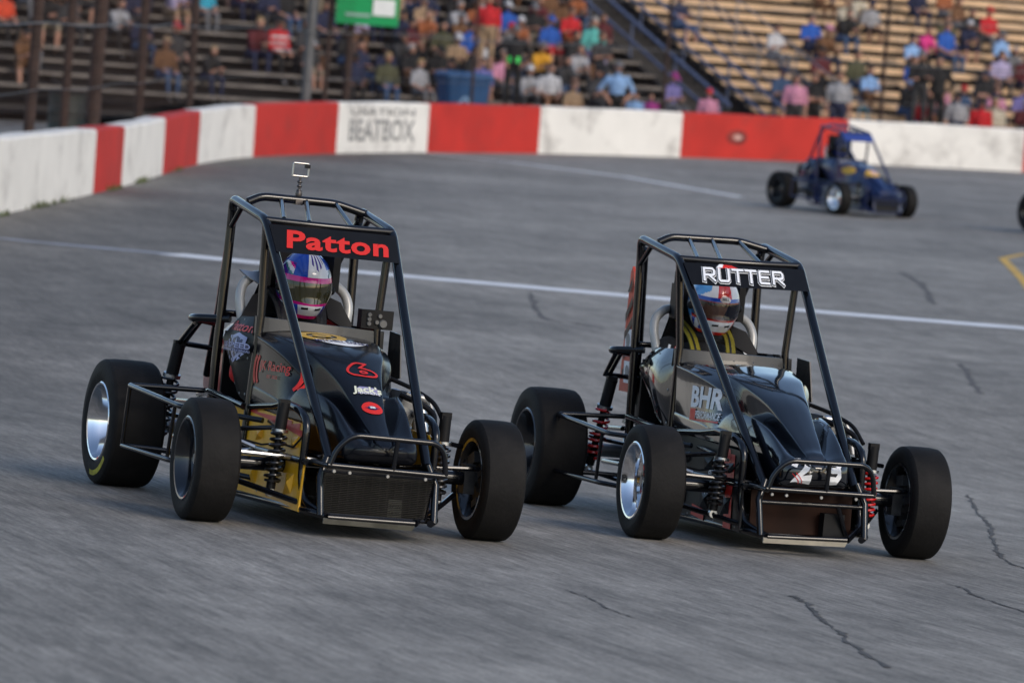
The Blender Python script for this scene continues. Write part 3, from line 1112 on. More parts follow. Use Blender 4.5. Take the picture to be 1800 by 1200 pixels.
def standing(u, D, shirt, pants, head, label, pose='standing', z=0.0, yaw=0.0, sc=1.0, **kw):
    hz = 39 + ROLL * (u - 900)
    x = (u - 900) / FPX * D + math.sin(ROLL) * (1.3 + z - CAM_H + D * math.tan(PITCH)) * -1
    x = ((u - 900) / FPX) * D - math.sin(ROLL) * ((1.2 + z - CAM_H) + math.tan(PITCH) * D)
    return person(x, D, gz(x, D) + z, pose, shirt, pants, head, label, yaw, sc, **kw)


# the people one can single out
seated(4, 4, 'orange', 'black', 'dark hair', label='person in bright orange shirt seated by the first rusty post')
seated(82, 4, 'black', 'khaki', 'red cap', 'leaning', shorts=True, sleeves=True, sc=1.15, label='large person in black jacket and khaki shorts above the trash barrel')
seated(118, 4, 'charcoal', 'charcoal', 'maroon cap', 'folded', sleeves=True)
seated(200, 4, 'light grey', 'black', 'dark hair', 'leaning')
seated(52, 7, 'light grey', 'navy', 'grey hair')
seated(112, 8, 'sky blue', 'grey', 'brown hair')
seated(300, 6, 'lavender', 'tan', 'blond hair', 'leaning', shorts=True, label='person in lavender shirt with bare legs seated behind the narrow red blocks')
seated(358, 6, 'turquoise', 'grey', 'red cap', 'upright', label='person in turquoise shirt and grey trousers with red cap seated left of the green board')
seated(418, 7, 'maroon', 'navy', 'tan cap', 'leaning')
seated(446, 3, 'maroon', 'navy', 'blond hair', 'leaning', sleeves=True, sc=1.1, label='person in maroon hoodie and navy trousers beside the red striped jersey')
seated(484, 3, 'red', 'black', 'black cap', 'upright2', sleeves=True, sc=1.1, label='person in red and white striped jersey and black cap left of the green board')
seated(538, 3, 'charcoal', 'brown', 'grey cap', 'folded', sleeves=True, sc=1.1, label='person in dark grey jacket and brown trousers next to the galvanised post')
seated(470, 6, 'navy', 'charcoal', 'dark hair', 'phone', sleeves=True)
seated(500, 6, 'black', 'denim', 'navy cap', 'upright')
seated(718, 4, 'maroon', 'black', 'dark hair', 'phone')
seated(745, 5, 'rust', 'khaki', 'brown hair', 'leaning', shorts=True)
seated(775, 4, 'olive', 'khaki', 'dark hair', 'upright2', shorts=True)
seated(700, 3, 'charcoal', 'charcoal', 'black cap', 'leaning', sleeves=True)
seated(735, 1, 'light grey', 'grey', 'blond hair', 'upright', sc=.9)
seated(800, 3, 'tan', 'charcoal', 'white cap', 'phone')
seated(832, 2, 'black', 'black', 'dark hair', 'folded', sleeves=True)
seated(880, 2, 'pale pink', 'grey', 'long brown hair', 'upright', sc=.9)
seated(905, 5, 'rust', 'grey', 'white cap', 'leaning', shorts=True, label='person in rust shirt and white cap two rows above the black shirt with green marks')
seated(945, 3, 'gold', 'black', 'grey cap', 'leaning', label='person in gold shirt leaning forward near the blue handrails')
seated(965, 5, 'royal blue', 'red', 'royal blue cap', 'upright', shorts=True, label='person in royal blue shirt and blue cap with red shorts')
seated(1000, 6, 'red', 'rust', 'brown hair', 'phone', shorts=True)
seated(1040, 5, 'teal', 'lavender', 'grey hair', 'upright2', sleeves=True, sc=1.08, label='person in teal jacket and lavender trousers seated beside the blue handrails')
seated(985, 2, 'charcoal', 'denim', 'dark hair', 'leaning', sleeves=True)
seated(1010, 3, 'light grey', 'charcoal', 'brown hair', 'leaning')
seated(1005, 0, 'tan', 'tan', 'brown hair', 'upright', sc=.95)
seated(1050, 1, 'charcoal', 'charcoal', 'black cap', 'folded', sleeves=True)
seated(925, 1, 'light grey', 'charcoal', 'white cap', 'leaning')
seated(1178, 1, 'purple', 'grey', 'magenta cap', 'phone', label='person in purple top at the foot of the blue handrails')
seated(1440, 6, 'brown', 'navy', 'pale pink cap', 'leaning', sleeves=True, sc=1.1, label='person in brown jacket and pink cap alone on the sunlit planks')
seated(1424, 7, 'royal blue', 'navy', 'dark hair', 'folded', sleeves=True, label='person in royal blue jacket just above the brown jacket')
seated(1482, 8, 'black', 'denim', 'dark hair', 'leaning', sleeves=True, label='person in black jacket and jeans high above the widest red block')
seated(1618, 7, 'hot pink', 'black', 'dark hair', 'leaning', label='person in hot pink shirt on the tan benches')
seated(1660, 7, 'royal blue', 'denim', 'brown hair', 'upright', sc=1.1, label='person in royal blue shirt and jeans next to the hot pink shirt')
seated(1700, 9, 'black', 'charcoal', 'dark hair', 'leaning', sleeves=True)
seated(1735, 9, 'red', 'grey', 'red cap', 'upright')
seated(1722, 4, 'charcoal', 'denim', 'dark hair', 'leaning', label='person in dark top and blue jeans leaning over at the far white block')
seated(1758, 5, 'lavender', 'charcoal', 'long brown hair', 'upright')
seated(1796, 5, 'maroon', 'navy', 'brown hair', 'upright2', sleeves=True)
seated(1590, 2, 'black', 'denim', 'sky blue cap', 'leaning', sleeves=True, label='person in black top with pale blue cap beside the dark standing pair')
seated(1615, 1, 'red', 'denim', 'long brown hair', 'leaning')
seated(1650, 2, 'pale pink', 'grey', 'long brown hair', 'phone')
seated(1795, 2, 'purple', 'navy', 'brown hair', 'upright')
standing(858, 91.5, 'red', 'tan', 'brown hair', 'person in bright red shirt standing on the benches above the cart', z=seat_z(5) - .5, shorts=True, sc=1.02)
standing(905, 88.9, 'black', 'black', 'grey cap', 'person in black shirt with green marks standing by the packed benches', z=.75, pose='standhip', sleeves=True, sc=1.02)
standing(848, 88.2, 'purple', 'navy', 'brown hair', 'child in purple top standing beside the blue recycling cart', z=.35, sc=.85, pose='standing')
standing(1085, 91.2, 'sky blue', 'black', 'grey cap', 'person in light blue shirt and black trousers standing behind the white block', z=.1, pose='standhip', sc=1.04)
standing(1118, 91.7, 'sky blue', 'denim', 'brown hair', 'child in light blue top beside the standing light blue shirt', z=.0, sc=.74)
standing(1145, 92.1, 'magenta', 'denim', 'brown hair', 'child in magenta top at the foot of the stairway', z=.0, sc=.74)
standing(1246, 93.3, 'pale pink', 'black', 'red cap', 'person in pink shirt and red cap behind the corner of the widest red block', z=-.02, sc=.84)
standing(1398, 95.3, 'pale pink', 'charcoal', 'dark hair', 'person in pink shirt standing behind the widest red block beside folded arms in black', z=.12, sc=1.0)
standing(1430, 95.6, 'black', 'black', 'dark hair', 'person in black standing with folded arms between the pink and white shirts', z=.12, pose='standfold', sc=1.03)
standing(1474, 96.0, 'light grey', 'navy', 'brown hair', 'person in pale grey shirt standing with a turquoise bag', z=.14, sc=1.06)
standing(1618, 97.0, 'black', 'charcoal', 'grey cap', 'person in black jacket standing behind the far white block', z=.65, pose='standfold', sleeves=True, sc=1.08)
standing(1648, 97.3, 'black', 'black', 'dark hair', 'person in black hoodie standing beside the black jacket', z=.55, pose='standhip', sleeves=True, sc=1.08)
standing(1682, 98.2, 'light grey', 'navy', 'black cap', 'person in pale grey shirt and black cap behind the far white block', z=-.05, sc=.98)
standing(1724, 98.3, 'red', 'black', 'black cap', 'person in red shirt and black cap behind the far white block', z=-.15, sc=.98)
standing(1748, 98.4, 'cream', 'khaki', 'long blond hair', 'person with long blond hair and cream top behind the far white block', z=-.12, sc=.98)
# turquoise bag beside the pale grey shirt
q = np.array([(1474 - 900) / FPX * 95.6 + .16, 95.75])
bgo = B().ell((q[0], q[1], .86), (.17, .09, .13), 14, 9).tube([(q[0] - .12, q[1], .95), (q[0] - .1, q[1], 1.2), (q[0] + .02, q[1] + .05, 1.32), (q[0] + .12, q[1], .95)], .012, 6, rad=.05)
tag(bgo.build('shoulder_bag', CLOTH['turquoise']), 'turquoise shoulder bag hanging at the pale grey shirt', 'bag')

# jersey stripes and green shirt marks are flat prints on those two people
for o in list(COL.objects):
    if o.get('label', '').startswith('person in red and white striped'):
        bvh = BVHTree.FromPolygons([v.co.copy() for v in o.data.vertices], [tuple(p.vertices) for p in o.data.polygons])
        for zz in (.22, .34, .46):
            decal('stripe', [(*poly2d([(-.19, -.022), (.19, -.022), (.19, .022), (-.19, .022)]), 0)], CLOTH['white'], (0, -.3, zz), (1, 0, 0), (0, 0, 1), bvh, .006, o, d=(0, 1, 0))
    if 'green marks' in o.get('label', '') and o['label'].startswith('person in black shirt'):
        bvh = BVHTree.FromPolygons([v.co.copy() for v in o.data.vertices], [tuple(p.vertices) for p in o.data.polygons])
        GLOW = mat('neon_green', (.05, .75, .12), .5)
        for xx in (-.09, .07):
            decal('green_mark', [(*poly2d([(-.035, -.06), (.035, -.06), (.035, .06), (-.035, .06)]), 0)], GLOW, (xx, -.4, 1.02), (1, 0, 0), (0, 0, 1), bvh, .008, o, d=(0, 1, 0))

# the rest of the crowd fills the packed stand
taken = []
for o in COL.objects:
    if o.get('category') == 'person':
        taken.append((o.location.x, o.location.y, o.location.z))
shirts = ['black', 'black', 'charcoal', 'charcoal', 'grey', 'white', 'navy', 'navy', 'maroon', 'red', 'tan', 'brown', 'denim', 'light grey', 'royal blue', 'olive', 'rust', 'lavender', 'sky blue', 'cream', 'pale pink', 'khaki', 'grey']
SHADE_SHIRTS = ['black', 'black', 'charcoal', 'charcoal', 'navy', 'maroon', 'brown', 'grey', 'olive', 'navy', 'denim', 'black', 'maroon', 'brown', 'rust', 'red', 'tan', 'light grey', 'royal blue', 'white', 'lavender', 'grey', 'charcoal']  # darker clothes picked so the left stand reads as shaded
pantsl = ['denim', 'navy', 'black', 'khaki', 'charcoal', 'grey', 'brown']
heads = ['dark hair', 'brown hair', 'blond hair', 'grey hair', 'black cap', 'navy cap', 'red cap', 'white cap', 'long brown hair', 'long dark hair', 'tan cap', 'grey cap', 'black cap', 'dark hair']
combo = set()
for k in range(1, 13):
    for u in np.arange(-25, 1800, 24):
        uu = u + rng.uniform(-8, 8)
        if uu < 250: pr = .07 + .42 * (k > 5)
        elif uu < 590: pr = .09 + .45 * (k > 5)
        elif uu < 700: pr = .5
        elif uu < 1000: pr = .72
        elif uu < 1060: pr = .40 if k < 8 else .3
        elif uu < 1330: pr = .04 if k > 6 else 0
        elif uu < 1580: pr = .07
        else: pr = .26
        s = s_for_u(uu, k)
        if not (-8.8 < s < 8.4 or 10.6 < s < 19.8):
            continue
        if rng.random() > pr:
            continue
        q = sp(s, k, -.06)
        if any(abs(q[0] - a) < .46 and abs(q[1] - b_) < .6 and abs(seat_z(k) - c) < .7 for a, b_, c in taken):
            continue
        for _ in range(60):
            sh, pa, hd = rng.choice(shirts if uu > 1100 else (SHADE_SHIRTS if uu > 600 else SHADE_SHIRTS[:14])), rng.choice(pantsl), rng.choice(heads)
            key = (sh, pa, hd, k, where(uu))
            if key not in combo:
                combo.add(key); break
        shorts = rng.random() < .3
        taken.append((q[0], q[1], seat_z(k)))
        seated(uu, k, str(sh), str(pa), str(hd), str(rng.choice(['upright', 'leaning', 'phone', 'folded', 'upright2'])), shorts=bool(shorts), sleeves=bool(rng.random() < .4),
               sc=float(rng.uniform(.88, 1.06)), skin=[SKIN, SKIN2, SKIN, SKIN3][int(rng.integers(4))] if rng.random() < .4 else SKIN, group='spectators seated on the benches')


# ------------------------------------------------------------------ midget race cars
TM = Matrix(((0.9997657675, 0.0006237109, 0.0216337956), (-0.0015461409, 0.9990889677, 0.0426479074), (-0.0215874865, -0.0426713668, 0.9988559129)))   # banked track plane -> world
PIV = 1.44077


def car_matrix(X, Y, a):
    o = TM @ Vector((X, Y, -PIV)) + Vector((0, 0, CAM_H))
    rot = TM @ Matrix.Rotation(a, 3, 'Z')
    return Matrix.Translation(o) @ rot.to_4x4()


TYRE = mat('tyre_rubber', (0.0092, 0.0086, 0.0084), 0.7, var=.25, scale=9, bump=.18, bscale=60, spec=.18, dirt=(.020, .018, .017), dscale=6, damt=.6)
CHROME = mat('polished_aluminium', (0.80, 0.81, 0.83), 0.10, 1.0, var=.05)
BLKRIM = mat('black_rim', (0.012, 0.012, 0.014), 0.18, 0.0, coat=.6)
ALU = mat('brushed_aluminium', (0.55, 0.56, 0.57), 0.34, 1.0, var=.12, scale=20)
STEEL = mat('dull_steel', (0.30, 0.30, 0.30), 0.42, 0.9, var=.2, scale=20)
TUBEBLK = mat('gloss_black_tube', (0.0040, 0.0045, 0.0065), 0.15, 0.0, coat=.25, spec=.4, var=.15, scale=12)
BLKPL = mat('black_plastic', (0.008, 0.008, 0.009), 0.5, var=.2, scale=15, spec=.18)
BLKFAB = mat('black_fabric', (0.012, 0.012, 0.013), 0.85, var=.3, scale=25, bump=.4, bscale=90)
DKPAN = mat('grey_carbon_panel', (0.020, 0.020, 0.0195), 0.38, var=.2, scale=10, coat=.2)
REDPR = mat('red_print', (0.62, 0.022, 0.014), 0.4)
WHTPR = mat('white_print', (0.82, 0.83, 0.85), 0.4)
PALPR = mat('pale_blue_emblem', (0.33, 0.36, 0.58), 0.4)
NAVPR = mat('navy_print', (0.02, 0.02, 0.09), 0.4)
GLDPR = mat('gold_print', (0.60, 0.36, 0.035), 0.35)
CRMPR = mat('cream_print', (0.72, 0.74, 0.58), 0.4)
LAVPR = mat('lavender_print', (0.26, 0.25, 0.42), 0.4)
BLKPR = mat('black_print', (0.006, 0.006, 0.007), 0.4)
SKID = mat('scraped_alloy', (0.13, 0.125, 0.10), 0.5, .4, var=.3, scale=18, dirt=(.12, .11, .1), dscale=9)


def tyre_prof(Rr, w, rb):
    h = w / 2
    return [(-h * .80, rb), (-h * .93, rb + .012), (-h * 1.0, rb + .042), (-h * .99, rb + .058), (-h * .96, Rr - .026), (-h * .91, Rr - .013), (-h * .82, Rr - .005), (-h * .5, Rr - .0008), (0, Rr),
            (h * .5, Rr - .0008), (h * .82, Rr - .005), (h * .91, Rr - .013), (h * .96, Rr - .026), (h * .99, rb + .058), (h * 1.0, rb + .042), (h * .93, rb + .012), (h * .80, rb)]


TY = {'F': (0.265, 0.196, 0.172), 'B': (0.295, 0.262, 0.176)}
TYRE_ME = {k: B().lathe(tyre_prof(*v), 72, 'x').mesh('tyre', TYRE, angle=28) for k, v in TY.items()}


def rim_mesh(k, m):
    R_, w, rb = TY[k]; h = w / 2
    b = B()
    # outside is -x: rolled lip, deep stepped dish, centre, then the open inner barrel
    b.lathe([(-h * .80, rb + .001), (-h * .93, rb + .010), (-h * .96, rb + .004), (-h * .94, rb - .004), (-h * .78, rb - .012), (-h * .55, rb - .026), (-h * .25, rb - .030), (-h * .12, rb - .040),
             (-h * .10, rb - .075), (-h * .18, .060), (-h * .22, .030), (-h * .22, .0)], 56, 'x')
    b.lathe([(h * .80, rb + .001), (h * .93, rb + .008), (h * .92, rb - .006), (h * .6, rb - .022), (0.0, rb - .030), (-h * .05, rb - .05), (-h * .05, .05), (-h * .05, 0)], 56, 'x')
    return b.mesh('wheel', m, angle=30)


RIM_ME = {(k, n): rim_mesh(k, m) for k in 'FB' for n, m in (('chrome', CHROME), ('black', BLKRIM))}
hb = B()
for k in range(8):
    a = 2 * math.pi * k / 8
    hb.lathe([(-.034, 0), (-.034, .007), (-.02, .008), (-.02, 0)], 8, 'x', (0, .05 * math.cos(a), .05 * math.sin(a)))
hb.lathe([(-.05, 0), (-.05, .022), (-.02, .03), (-.02, .0)], 16, 'x')
HUB_ME = hb.mesh('hub', STEEL)
ib = B().lathe([(.0, 0), (.0, .06), (.05, .055), (.06, .03), (.13, .028), (.13, 0)], 20, 'x')
ib.lathe([(.035, .05), (.035, .115), (.043, .115), (.043, .05)], 32, 'x')
ib.box((.045, .10, .03), (.05, .05, .09)).box((.05, -.10, .02), (.03, .03, .07)).box((.06, 0, -.10), (.03, .03, .07))
BRAKE_ME = ib.mesh('brake', mat('dark_steel', (.06, .06, .062), .5, .6, var=.3, scale=25))


def spring_path(p0, p1, r, turns, n=12):
    p0, p1 = np.array(p0), np.array(p1)
    d = p1 - p0; L = np.linalg.norm(d); d /= L
    u = np.cross(d, (1., 0, 0)); u /= np.linalg.norm(u); v = np.cross(d, u)
    N = int(turns * n)
    return [p0 + d * L * i / N + r * (math.cos(2 * math.pi * i / n) * u + math.sin(2 * math.pi * i / n) * v) for i in range(N + 1)]


def build_car(cfg):
    root = empty('race_car', cfg['mw'])
    tag(root, cfg['label'], 'race car', cfg.get('group'))
    KY = cfg['ky']
    ro = cfg.get('roll', 0.0); cro, sro = math.cos(ro), math.sin(ro)

    def ym(y):
        return float(np.interp(y, [-.6, -.3, .1, .6, 1.11, 1.71, 2.2], KY))

    def S(p):                       # sprung parts: this car's own lengths, then the body's roll
        x, y, z = p
        y = ym(y); zz = z - .3
        return (x * cro + zz * sro, y, .3 + zz * cro - x * sro)

    L = cfg['L']; lite = cfg.get('lite', False)
    paint, tubem = cfg['paint'], cfg['tube']

    # ---- wheels
    for side, q in (('R', -1), ('L', 1)):
        for k, x, y, st in (('F', q * cfg['Tf'], 0.0, cfg['steer']), ('B', q * cfg['Tr'] + cfg['off'], L, 0.0)):
            rim = cfg['rims'][side + k]
            wh = place('wheel', RIM_ME[(k, rim)], root, (x, y, TY[k][0] - .003), (0, 0, st + (math.pi if q > 0 else 0)))
            place('tyre', TYRE_ME[k], wh)
            if not lite:
                place('hub', HUB_ME, wh)
                if k == 'F':
                    place('brake', BRAKE_ME, wh)
            wh.rotation_euler[0] = rng.uniform(0, 6)
            if (side + k) in cfg.get('band', ()):
                Rr, w_, rb = TY[k]
                B().lathe([(-w_ / 2 * 1.003, rb + .052), (-w_ / 2 * .985, rb + .075)], 20, 'x', arc=(R(20), R(80))).build('sidewall_band', mat('yellow_band', (.40, .36, .02), .6, var=.4, scale=30), wh)
                wh.rotation_euler[0] = R(200)

    # ---- roll cage: each tube a sub-part
    rx, ry, rz = cfg['rc']; fx, fy, fz = cfg['fc']; px, py, pz = cfg['pa']
    cage = B()
    for q in (-1, 1):               # rear upright, roof rail and windscreen pillar in one bent tube
        cage.tube([S((q * .31, 1.11, .30)), S((q * .31, 1.11, .62)), S((q * (rx - .006), 1.11, rz - .10)), S((q * rx, 1.10, rz)), S((q * fx, .60, fz)), S((q * px, py, pz))], .0215, 12, rad=.055)
    ro_ = cage.build('roll_cage', tubem, root)

    def tb(path, r=.016, rad=None, n=10, nm='tube', parent=None, m=None, sprung=True):
        return B().tube([S(p) if sprung else p for p in path], r, n, rad=rad).build(nm, m or tubem, parent or ro_)
    tb([(-fx, .60, fz), (0.0, .565, fz - .005), (fx, .60, fz)], .0175, rad=.2)
    tb([(-.265, 1.0, 1.372), (-.205, 1.0, 1.402), (.15, 1.0, 1.402), (.30, 1.0, 1.368)], .0195, rad=.04)
    tb([(-.11, 1.0, 1.398), (-.215, .60, 1.312)], .012)
    tb([(.01, 1.0, 1.40), (-.10, .59, 1.308)], .012)
    tb([(.15, 1.0, 1.40), (.10, .585, 1.305)], .012)
    tb([(.10, .63, 1.295), (fx - .01, .66, 1.287)], .012)
    for q in (-1, 1):
        tb([(q * rx * .99, 1.105, rz - .13), (q * rx, .95, rz - .03)], .013)
        tb([(q * (fx - .005), .605, fz - .02), (q * .272, .61, .88), (q * .30, .60, .30)], .0185)      # dash upright
        tb([(q * .30, 1.09, rz - .05), (q * .215, 1.45, .86), (q * .19, 1.62, .55)], .0195)            # rear brace
        tb([(q * .315, .60, .47), (q * .32, 1.11, .50), (q * .24, 1.55, .46)], .016)                   # belt rail
        tb([(q * .29, -.30, .30), (q * .31, .6, .30), (q * .31, 1.11, .30), (q * .22, 1.62, .38)], .016)
        tb([(q * .235, -.455, .088), (q * .295, -.36, .10), (q * .31, .6, .085), (q * .31, 1.2, .10), (q * .22, 1.55, .20)], .016, rad=.06)
        tb([(q * .30, .05, .525), (q * .30, -.15, .515), (q * .293, -.262, .472), (q * .295, -.25, .235), (q * .285, -.29, .13), (-.23 if q < 0 else .165, -.455, .087)], .0175, rad=.07)
        tb([(q * .30, .05, .525), (q * .285, .25, .50), (q * .29, .60, .47)], .014)
        tb([(q * .225, -.37, .34), (q * .26, -.40, .25), (q * .255, -.44, .09)], .016)
        # rear torsion loop and its struts
        tb([(q * .27, 1.08, .835), (q * .395, 1.19, .825), (q * .40, 1.27, .82), (q * .22, 1.47, .80)], .018, rad=.03)
        tb([(q * .375, 1.27, .80), (q * .37, 1.52, .692), (q * .19, 1.52, .678)], .013)
        tb([(q * .33, 1.35, .80), (q * .345, 1.52, .692)], .011)
    tb([(-.23, -.46, .085), (.16, -.46, .085)], .014)
    tb([(-.31, 1.11, .86), (.31, 1.11, .86)], .015)
    tb([(-.31, 1.11, .30), (.31, 1.11, .30)], .015)

    # ---- name panel
    npan = B()
    a = (-fx - .005, .575, fz - .012); c = (fx + .005, .575, fz - .012)
    lo = cfg['panel_drop']
    k_ = lo / (fz - pz)
    ya = .575 - (.575 - py) * k_; xa = fx - (fx - px) * k_
    pts_t = [(x, .55 - .02 * (1 - (x / fx) ** 2), fz - .015) for x in np.linspace(-fx, fx, 9)]
    pts_b = [(x * (xa / fx), ya - .028 - .02 * (1 - (x / fx) ** 2), fz - .015 - lo) for x in np.linspace(-fx, fx, 9)]
    npan.loft([[S(p) for p in pts_t], [S(p) for p in pts_b]], closed=False)
    npan.loft([[S((p[0], p[1] + .006, p[2])) for p in pts_t], [S((p[0], p[1] + .006, p[2])) for p in pts_b]], closed=False)
    n9 = 9
    for i0 in (0, 18):
        npan.f += [(i0 + 0 * 0, 0, 0)] if False else []
    npo = npan.build('name_panel', cfg['panelm'], root)
    npb = npan.bvh()

    # ---- hood
    H = cfg['hood']
    secs = []
    for row in catmull(H, 4):
        y, wl, zb, z1, zbul, wn, zn, ws, zs, zc = row
        fk = min(1, max(0, (y - .0) / .2))
        half = [(wl * .90, zb - .0), (wl, zb + .02), (wl, z1), (wl * (.90 + .09 * fk), zbul - .006), (wl * (.76 + .23 * fk), zbul), (wn + .004 * (1 - fk), zn - .008 * (1 - fk)), (wn, zn + .014), (wn * .55 + ws * .45, zn * .5 + zs * .5), (ws, zs - .012), (ws * .93, zs + .002), (ws * .55, zs + (zc - zs) * .72), (0, zc)]
        h3 = [(p[0], 0, p[1]) for p in half]
        hp = catmull(h3[:6], 3)[:-1] + catmull(h3[5:], 3)      # a crisp crease where the side pod meets the ridge
        full = [(-p[0], y, p[2]) for p in hp] + [(p[0], y, p[2]) for p in hp[::-1][1:]]
        secs.append(full)
    # round the nose over
    first = secs[0]; cx_, cz_ = 0, (first[0][2] + H[0][9]) / 2
    nose = []
    for f_, dy in ((.35, -.030), (.75, -.018)):
        nose.append([(p[0] * f_, p[1] + dy, cz_ + (p[2] - cz_) * f_) for p in first])
    hb_ = B().loft([[S(p) for p in s_] for s_ in nose + secs], closed=True, caps=True)
    hood = hb_.build('hood', paint, root, angle=50)
    hbvh = hb_.bvh()

    # ---- cowl lip over the dash
    cw = B()
    def cowl_row(z, dy):
        return [S((x, .61 + dy - .03 * (1 - (x / .30) ** 2), z - .010 * (x / .3) - (.040 * (x / .3) ** 2 if z < .84 else 0))) for x in np.linspace(-.30, .31, 13)]
    cw.loft([cowl_row(.826, -.006), cowl_row(.862, 0), cowl_row(.864, .006), cowl_row(.815, .02)], closed=True)
    for i in range(0):
        pass
    cowl = cw.build('cowl', cfg['cowlm'], root, angle=25)

    # ---- side panels (bowed sheet round the cockpit)
    spr = {}
    for q in (-1, 1):
        top = [(.60, .866), (.63, .867), (.70, .867), (.80, .862), (.99, .852), (1.03, .80)]
        bot = [(.60, .492), (.62, .492), (.65, .493), (.72, .512), (.86, .565), (1.035, .70)]
        top, bot = catmull([(*p, 0) for p in top], 3), catmull([(*p, 0) for p in bot], 3)
        def rows(offx):
            rr = []
            for t in np.linspace(0, 1, 7):
                bow = .030 * math.sin(math.pi * min(1, t * 1.0))
                rr.append([S((q * (.288 + (bow + .018) * min(1, max(0, (a_[0] - .59) / .16)) + offx - .03 * max(0, (t - .75) / .25) ** 2 - .03 * max(0, (a_[0] - .85) / .2)), a_[0] * t + b_[0] * (1 - t), a_[1] * t + b_[1] * (1 - t))) for a_, b_ in zip(top, bot)])
            return rr
        b = B().loft(rows(0), closed=False)
        b.loft(rows(-.008), closed=False)
        sp_ = b.build('side_panel', cfg['sidem'], root, angle=35)
        spr[q] = (sp_, b.bvh())
        # lower belly panel: flat sheet with a folded edge, red band along the top
        bx = lambda z: .276 + .034 * (.47 - z) / .38
        poly = [(.68, .478), (.2, .462), (-.21, .452), (-.255, .40), (-.31, .088), (.6, .092), (1.15, .12), (1.15, .40)]
        bb = B().plate([S((q * bx(z), y, z)) for y, z in poly], .008)
        bp_ = bb.build('belly_panel', cfg['bellym'], root, angle=20)
        spr[('b', q)] = (bp_, bb.bvh())
        if q < 0 and not lite:
            for y0 in (.42, .16, -.09):
                fb = B()
                fb.add([S(p) for p in ((-.286, y0 - .055, .40), (-.287, y0 + .055, .385), (-.291, y0 + .04, .33), (-.290, y0 - .055, .345), (-.312, y0 - .05, .365))], [(0, 1, 4), (1, 2, 4), (2, 3, 4), (3, 0, 4)])
                fb2 = B()
                fb2.add([S(p) for p in ((-.300, y0 - .08, .24), (-.301, y0 + .03, .23), (-.309, y0 + .03, .14), (-.308, y0 - .08, .15), (-.328, y0 - .06, .2))], [(0, 1, 4), (1, 2, 4), (2, 3, 4), (3, 0, 4)])
                fb.build('louvre', cfg['bellym'], bp_, angle=10)
                fb = fb2
                fb.build('louvre', cfg['bellym'], bp_, angle=10)
    if not lite:
        fz_ = B()
        for y, z in ((.64, .85), (.64, .68), (.645, .52), (.80, .845), (.97, .835), (.80, .56), (.70, .52), (.93, .63)):
            h_ = spr[-1][1].ray_cast(Vector(S((-.7, y, z))), Vector((1, 0, 0)))
            if h_[0] is not None:
                fz_.ell(h_[0], (.003, .007, .007), 8, 4)
        for y, z in ((.60, .45), (.30, .44), (.0, .43), (-.2, .41), (.60, .12), (.30, .12), (0, .12), (-.25, .12)):
            h_ = spr[('b', -1)][1].ray_cast(Vector(S((-.7, y, z))), Vector((1, 0, 0)))
            if h_[0] is not None:
                fz_.ell(h_[0], (.003, .006, .006), 8, 4)
        for y in (.56, .50):
            for x in (-.2, -.1, 0, .1, .2):
                h_ = hbvh.ray_cast(Vector(S((x, y, 1.2))), Vector((0, 0, -1)))
                if h_[0] is not None and y > .52:
                    fz_.ell(h_[0], (.006, .006, .002), 8, 4)
        tag(fz_.build('fasteners', STEEL, root), kind='stuff')
    # floor, firewall and inner tub so that nothing shows through
    B().box(S((0, .45, .088)), (.56, 1.7, .012)).build('floor_pan', BLKPL, root)
    B().box(S((0, .30, .32)), (.46, .02, .40)).build('bulkhead', BLKPL, root)
    B().box(S((0, 1.16, .48)), (.52, .02, .60)).build('bulkhead', BLKPL, root)

    # ---- front: radiator, skid bar, bumper
    fy = cfg.get('front_y', 0.0)
    back = B().plate([S((-.25, -.365 + fy, .285)), S((.25, -.365 + fy, .285)), S((.235, -.40 + fy, .09)), S((-.262, -.40 + fy, .09))], .01)
    back = back.build('front_panel', cfg['frontm'], root)
    if cfg['fins'] and not lite:
        gr = B().tube([S((-.255, -.415, .275)), S((.25, -.415, .275)), S((.215, -.43, .095)), S((-.262, -.43, .095)), S((-.255, -.415, .275))], .007, 6)
        go = gr.build('grille', TUBEBLK, root)
        FINM = mat('radiator_fin', (.045, .043, .04), .42, .6, var=.3, scale=30)
        for i in range(23):
            t = (i + .5) / 23
            z = .272 - t * .172
            x0, x1 = -.252 - .006 * t, .246 - .034 * t
            y_ = -.405 - .02 * t
            fn = B().box((0, 0, 0), (x1 - x0, .016, .0022))
            o = fn.build('fin', FINM, go)
            c = S(((x0 + x1) / 2, y_, z))
            o.location = c
            o.rotation_euler = (0.12, ro, 0)
        tb_ = B()
        for x in np.linspace(-.235, .225, 14):
            tb_.box(S((x, -.398, .19)), (.004, .006, .17))
        tb_.build('core_tubes', FINM, go)
    else:
        B().box(S((.13, -.33, .14)), (.10, .06, .11)).build('duct', BLKPL, root)
        tb([(-.245, -.40, .24), (.245, -.40, .235)], .011, nm='front_tube', parent=root)
        tb([(.13, -.40, .235), (.19, -.36, .10)], .011, nm='front_tube', parent=root)
    B().plate([S(p) for p in ((-.25, -.47, .080), (.16, -.47, .076), (.15, -.462, .056), (-.25, -.462, .060))], .012).build('skid_bar', cfg['skidm'], root)
    bu = B().tube([S(p) for p in ((-.255, -.5, .305), (-.235, -.505, .375), (-.175, -.52, .442), (.205, -.52, .436), (.25, -.505, .395), (.265, -.5, .30))], .0125, 10, rad=.045)
    bump = bu.build('front_bumper', tubem, root)
    tb([(-.265, -.5, .308), (.27, -.5, .298)], .0125, nm='crossbar', parent=bump)
    tb([(.03, -.52, .438), (.028, -.5, .30)], .011, nm='upright', parent=bump)
    for q in (-1, 1):
        tb([(q * .255, -.5, .303), (q * .27, -.30, .305)], .0125, nm='stay', parent=bump)
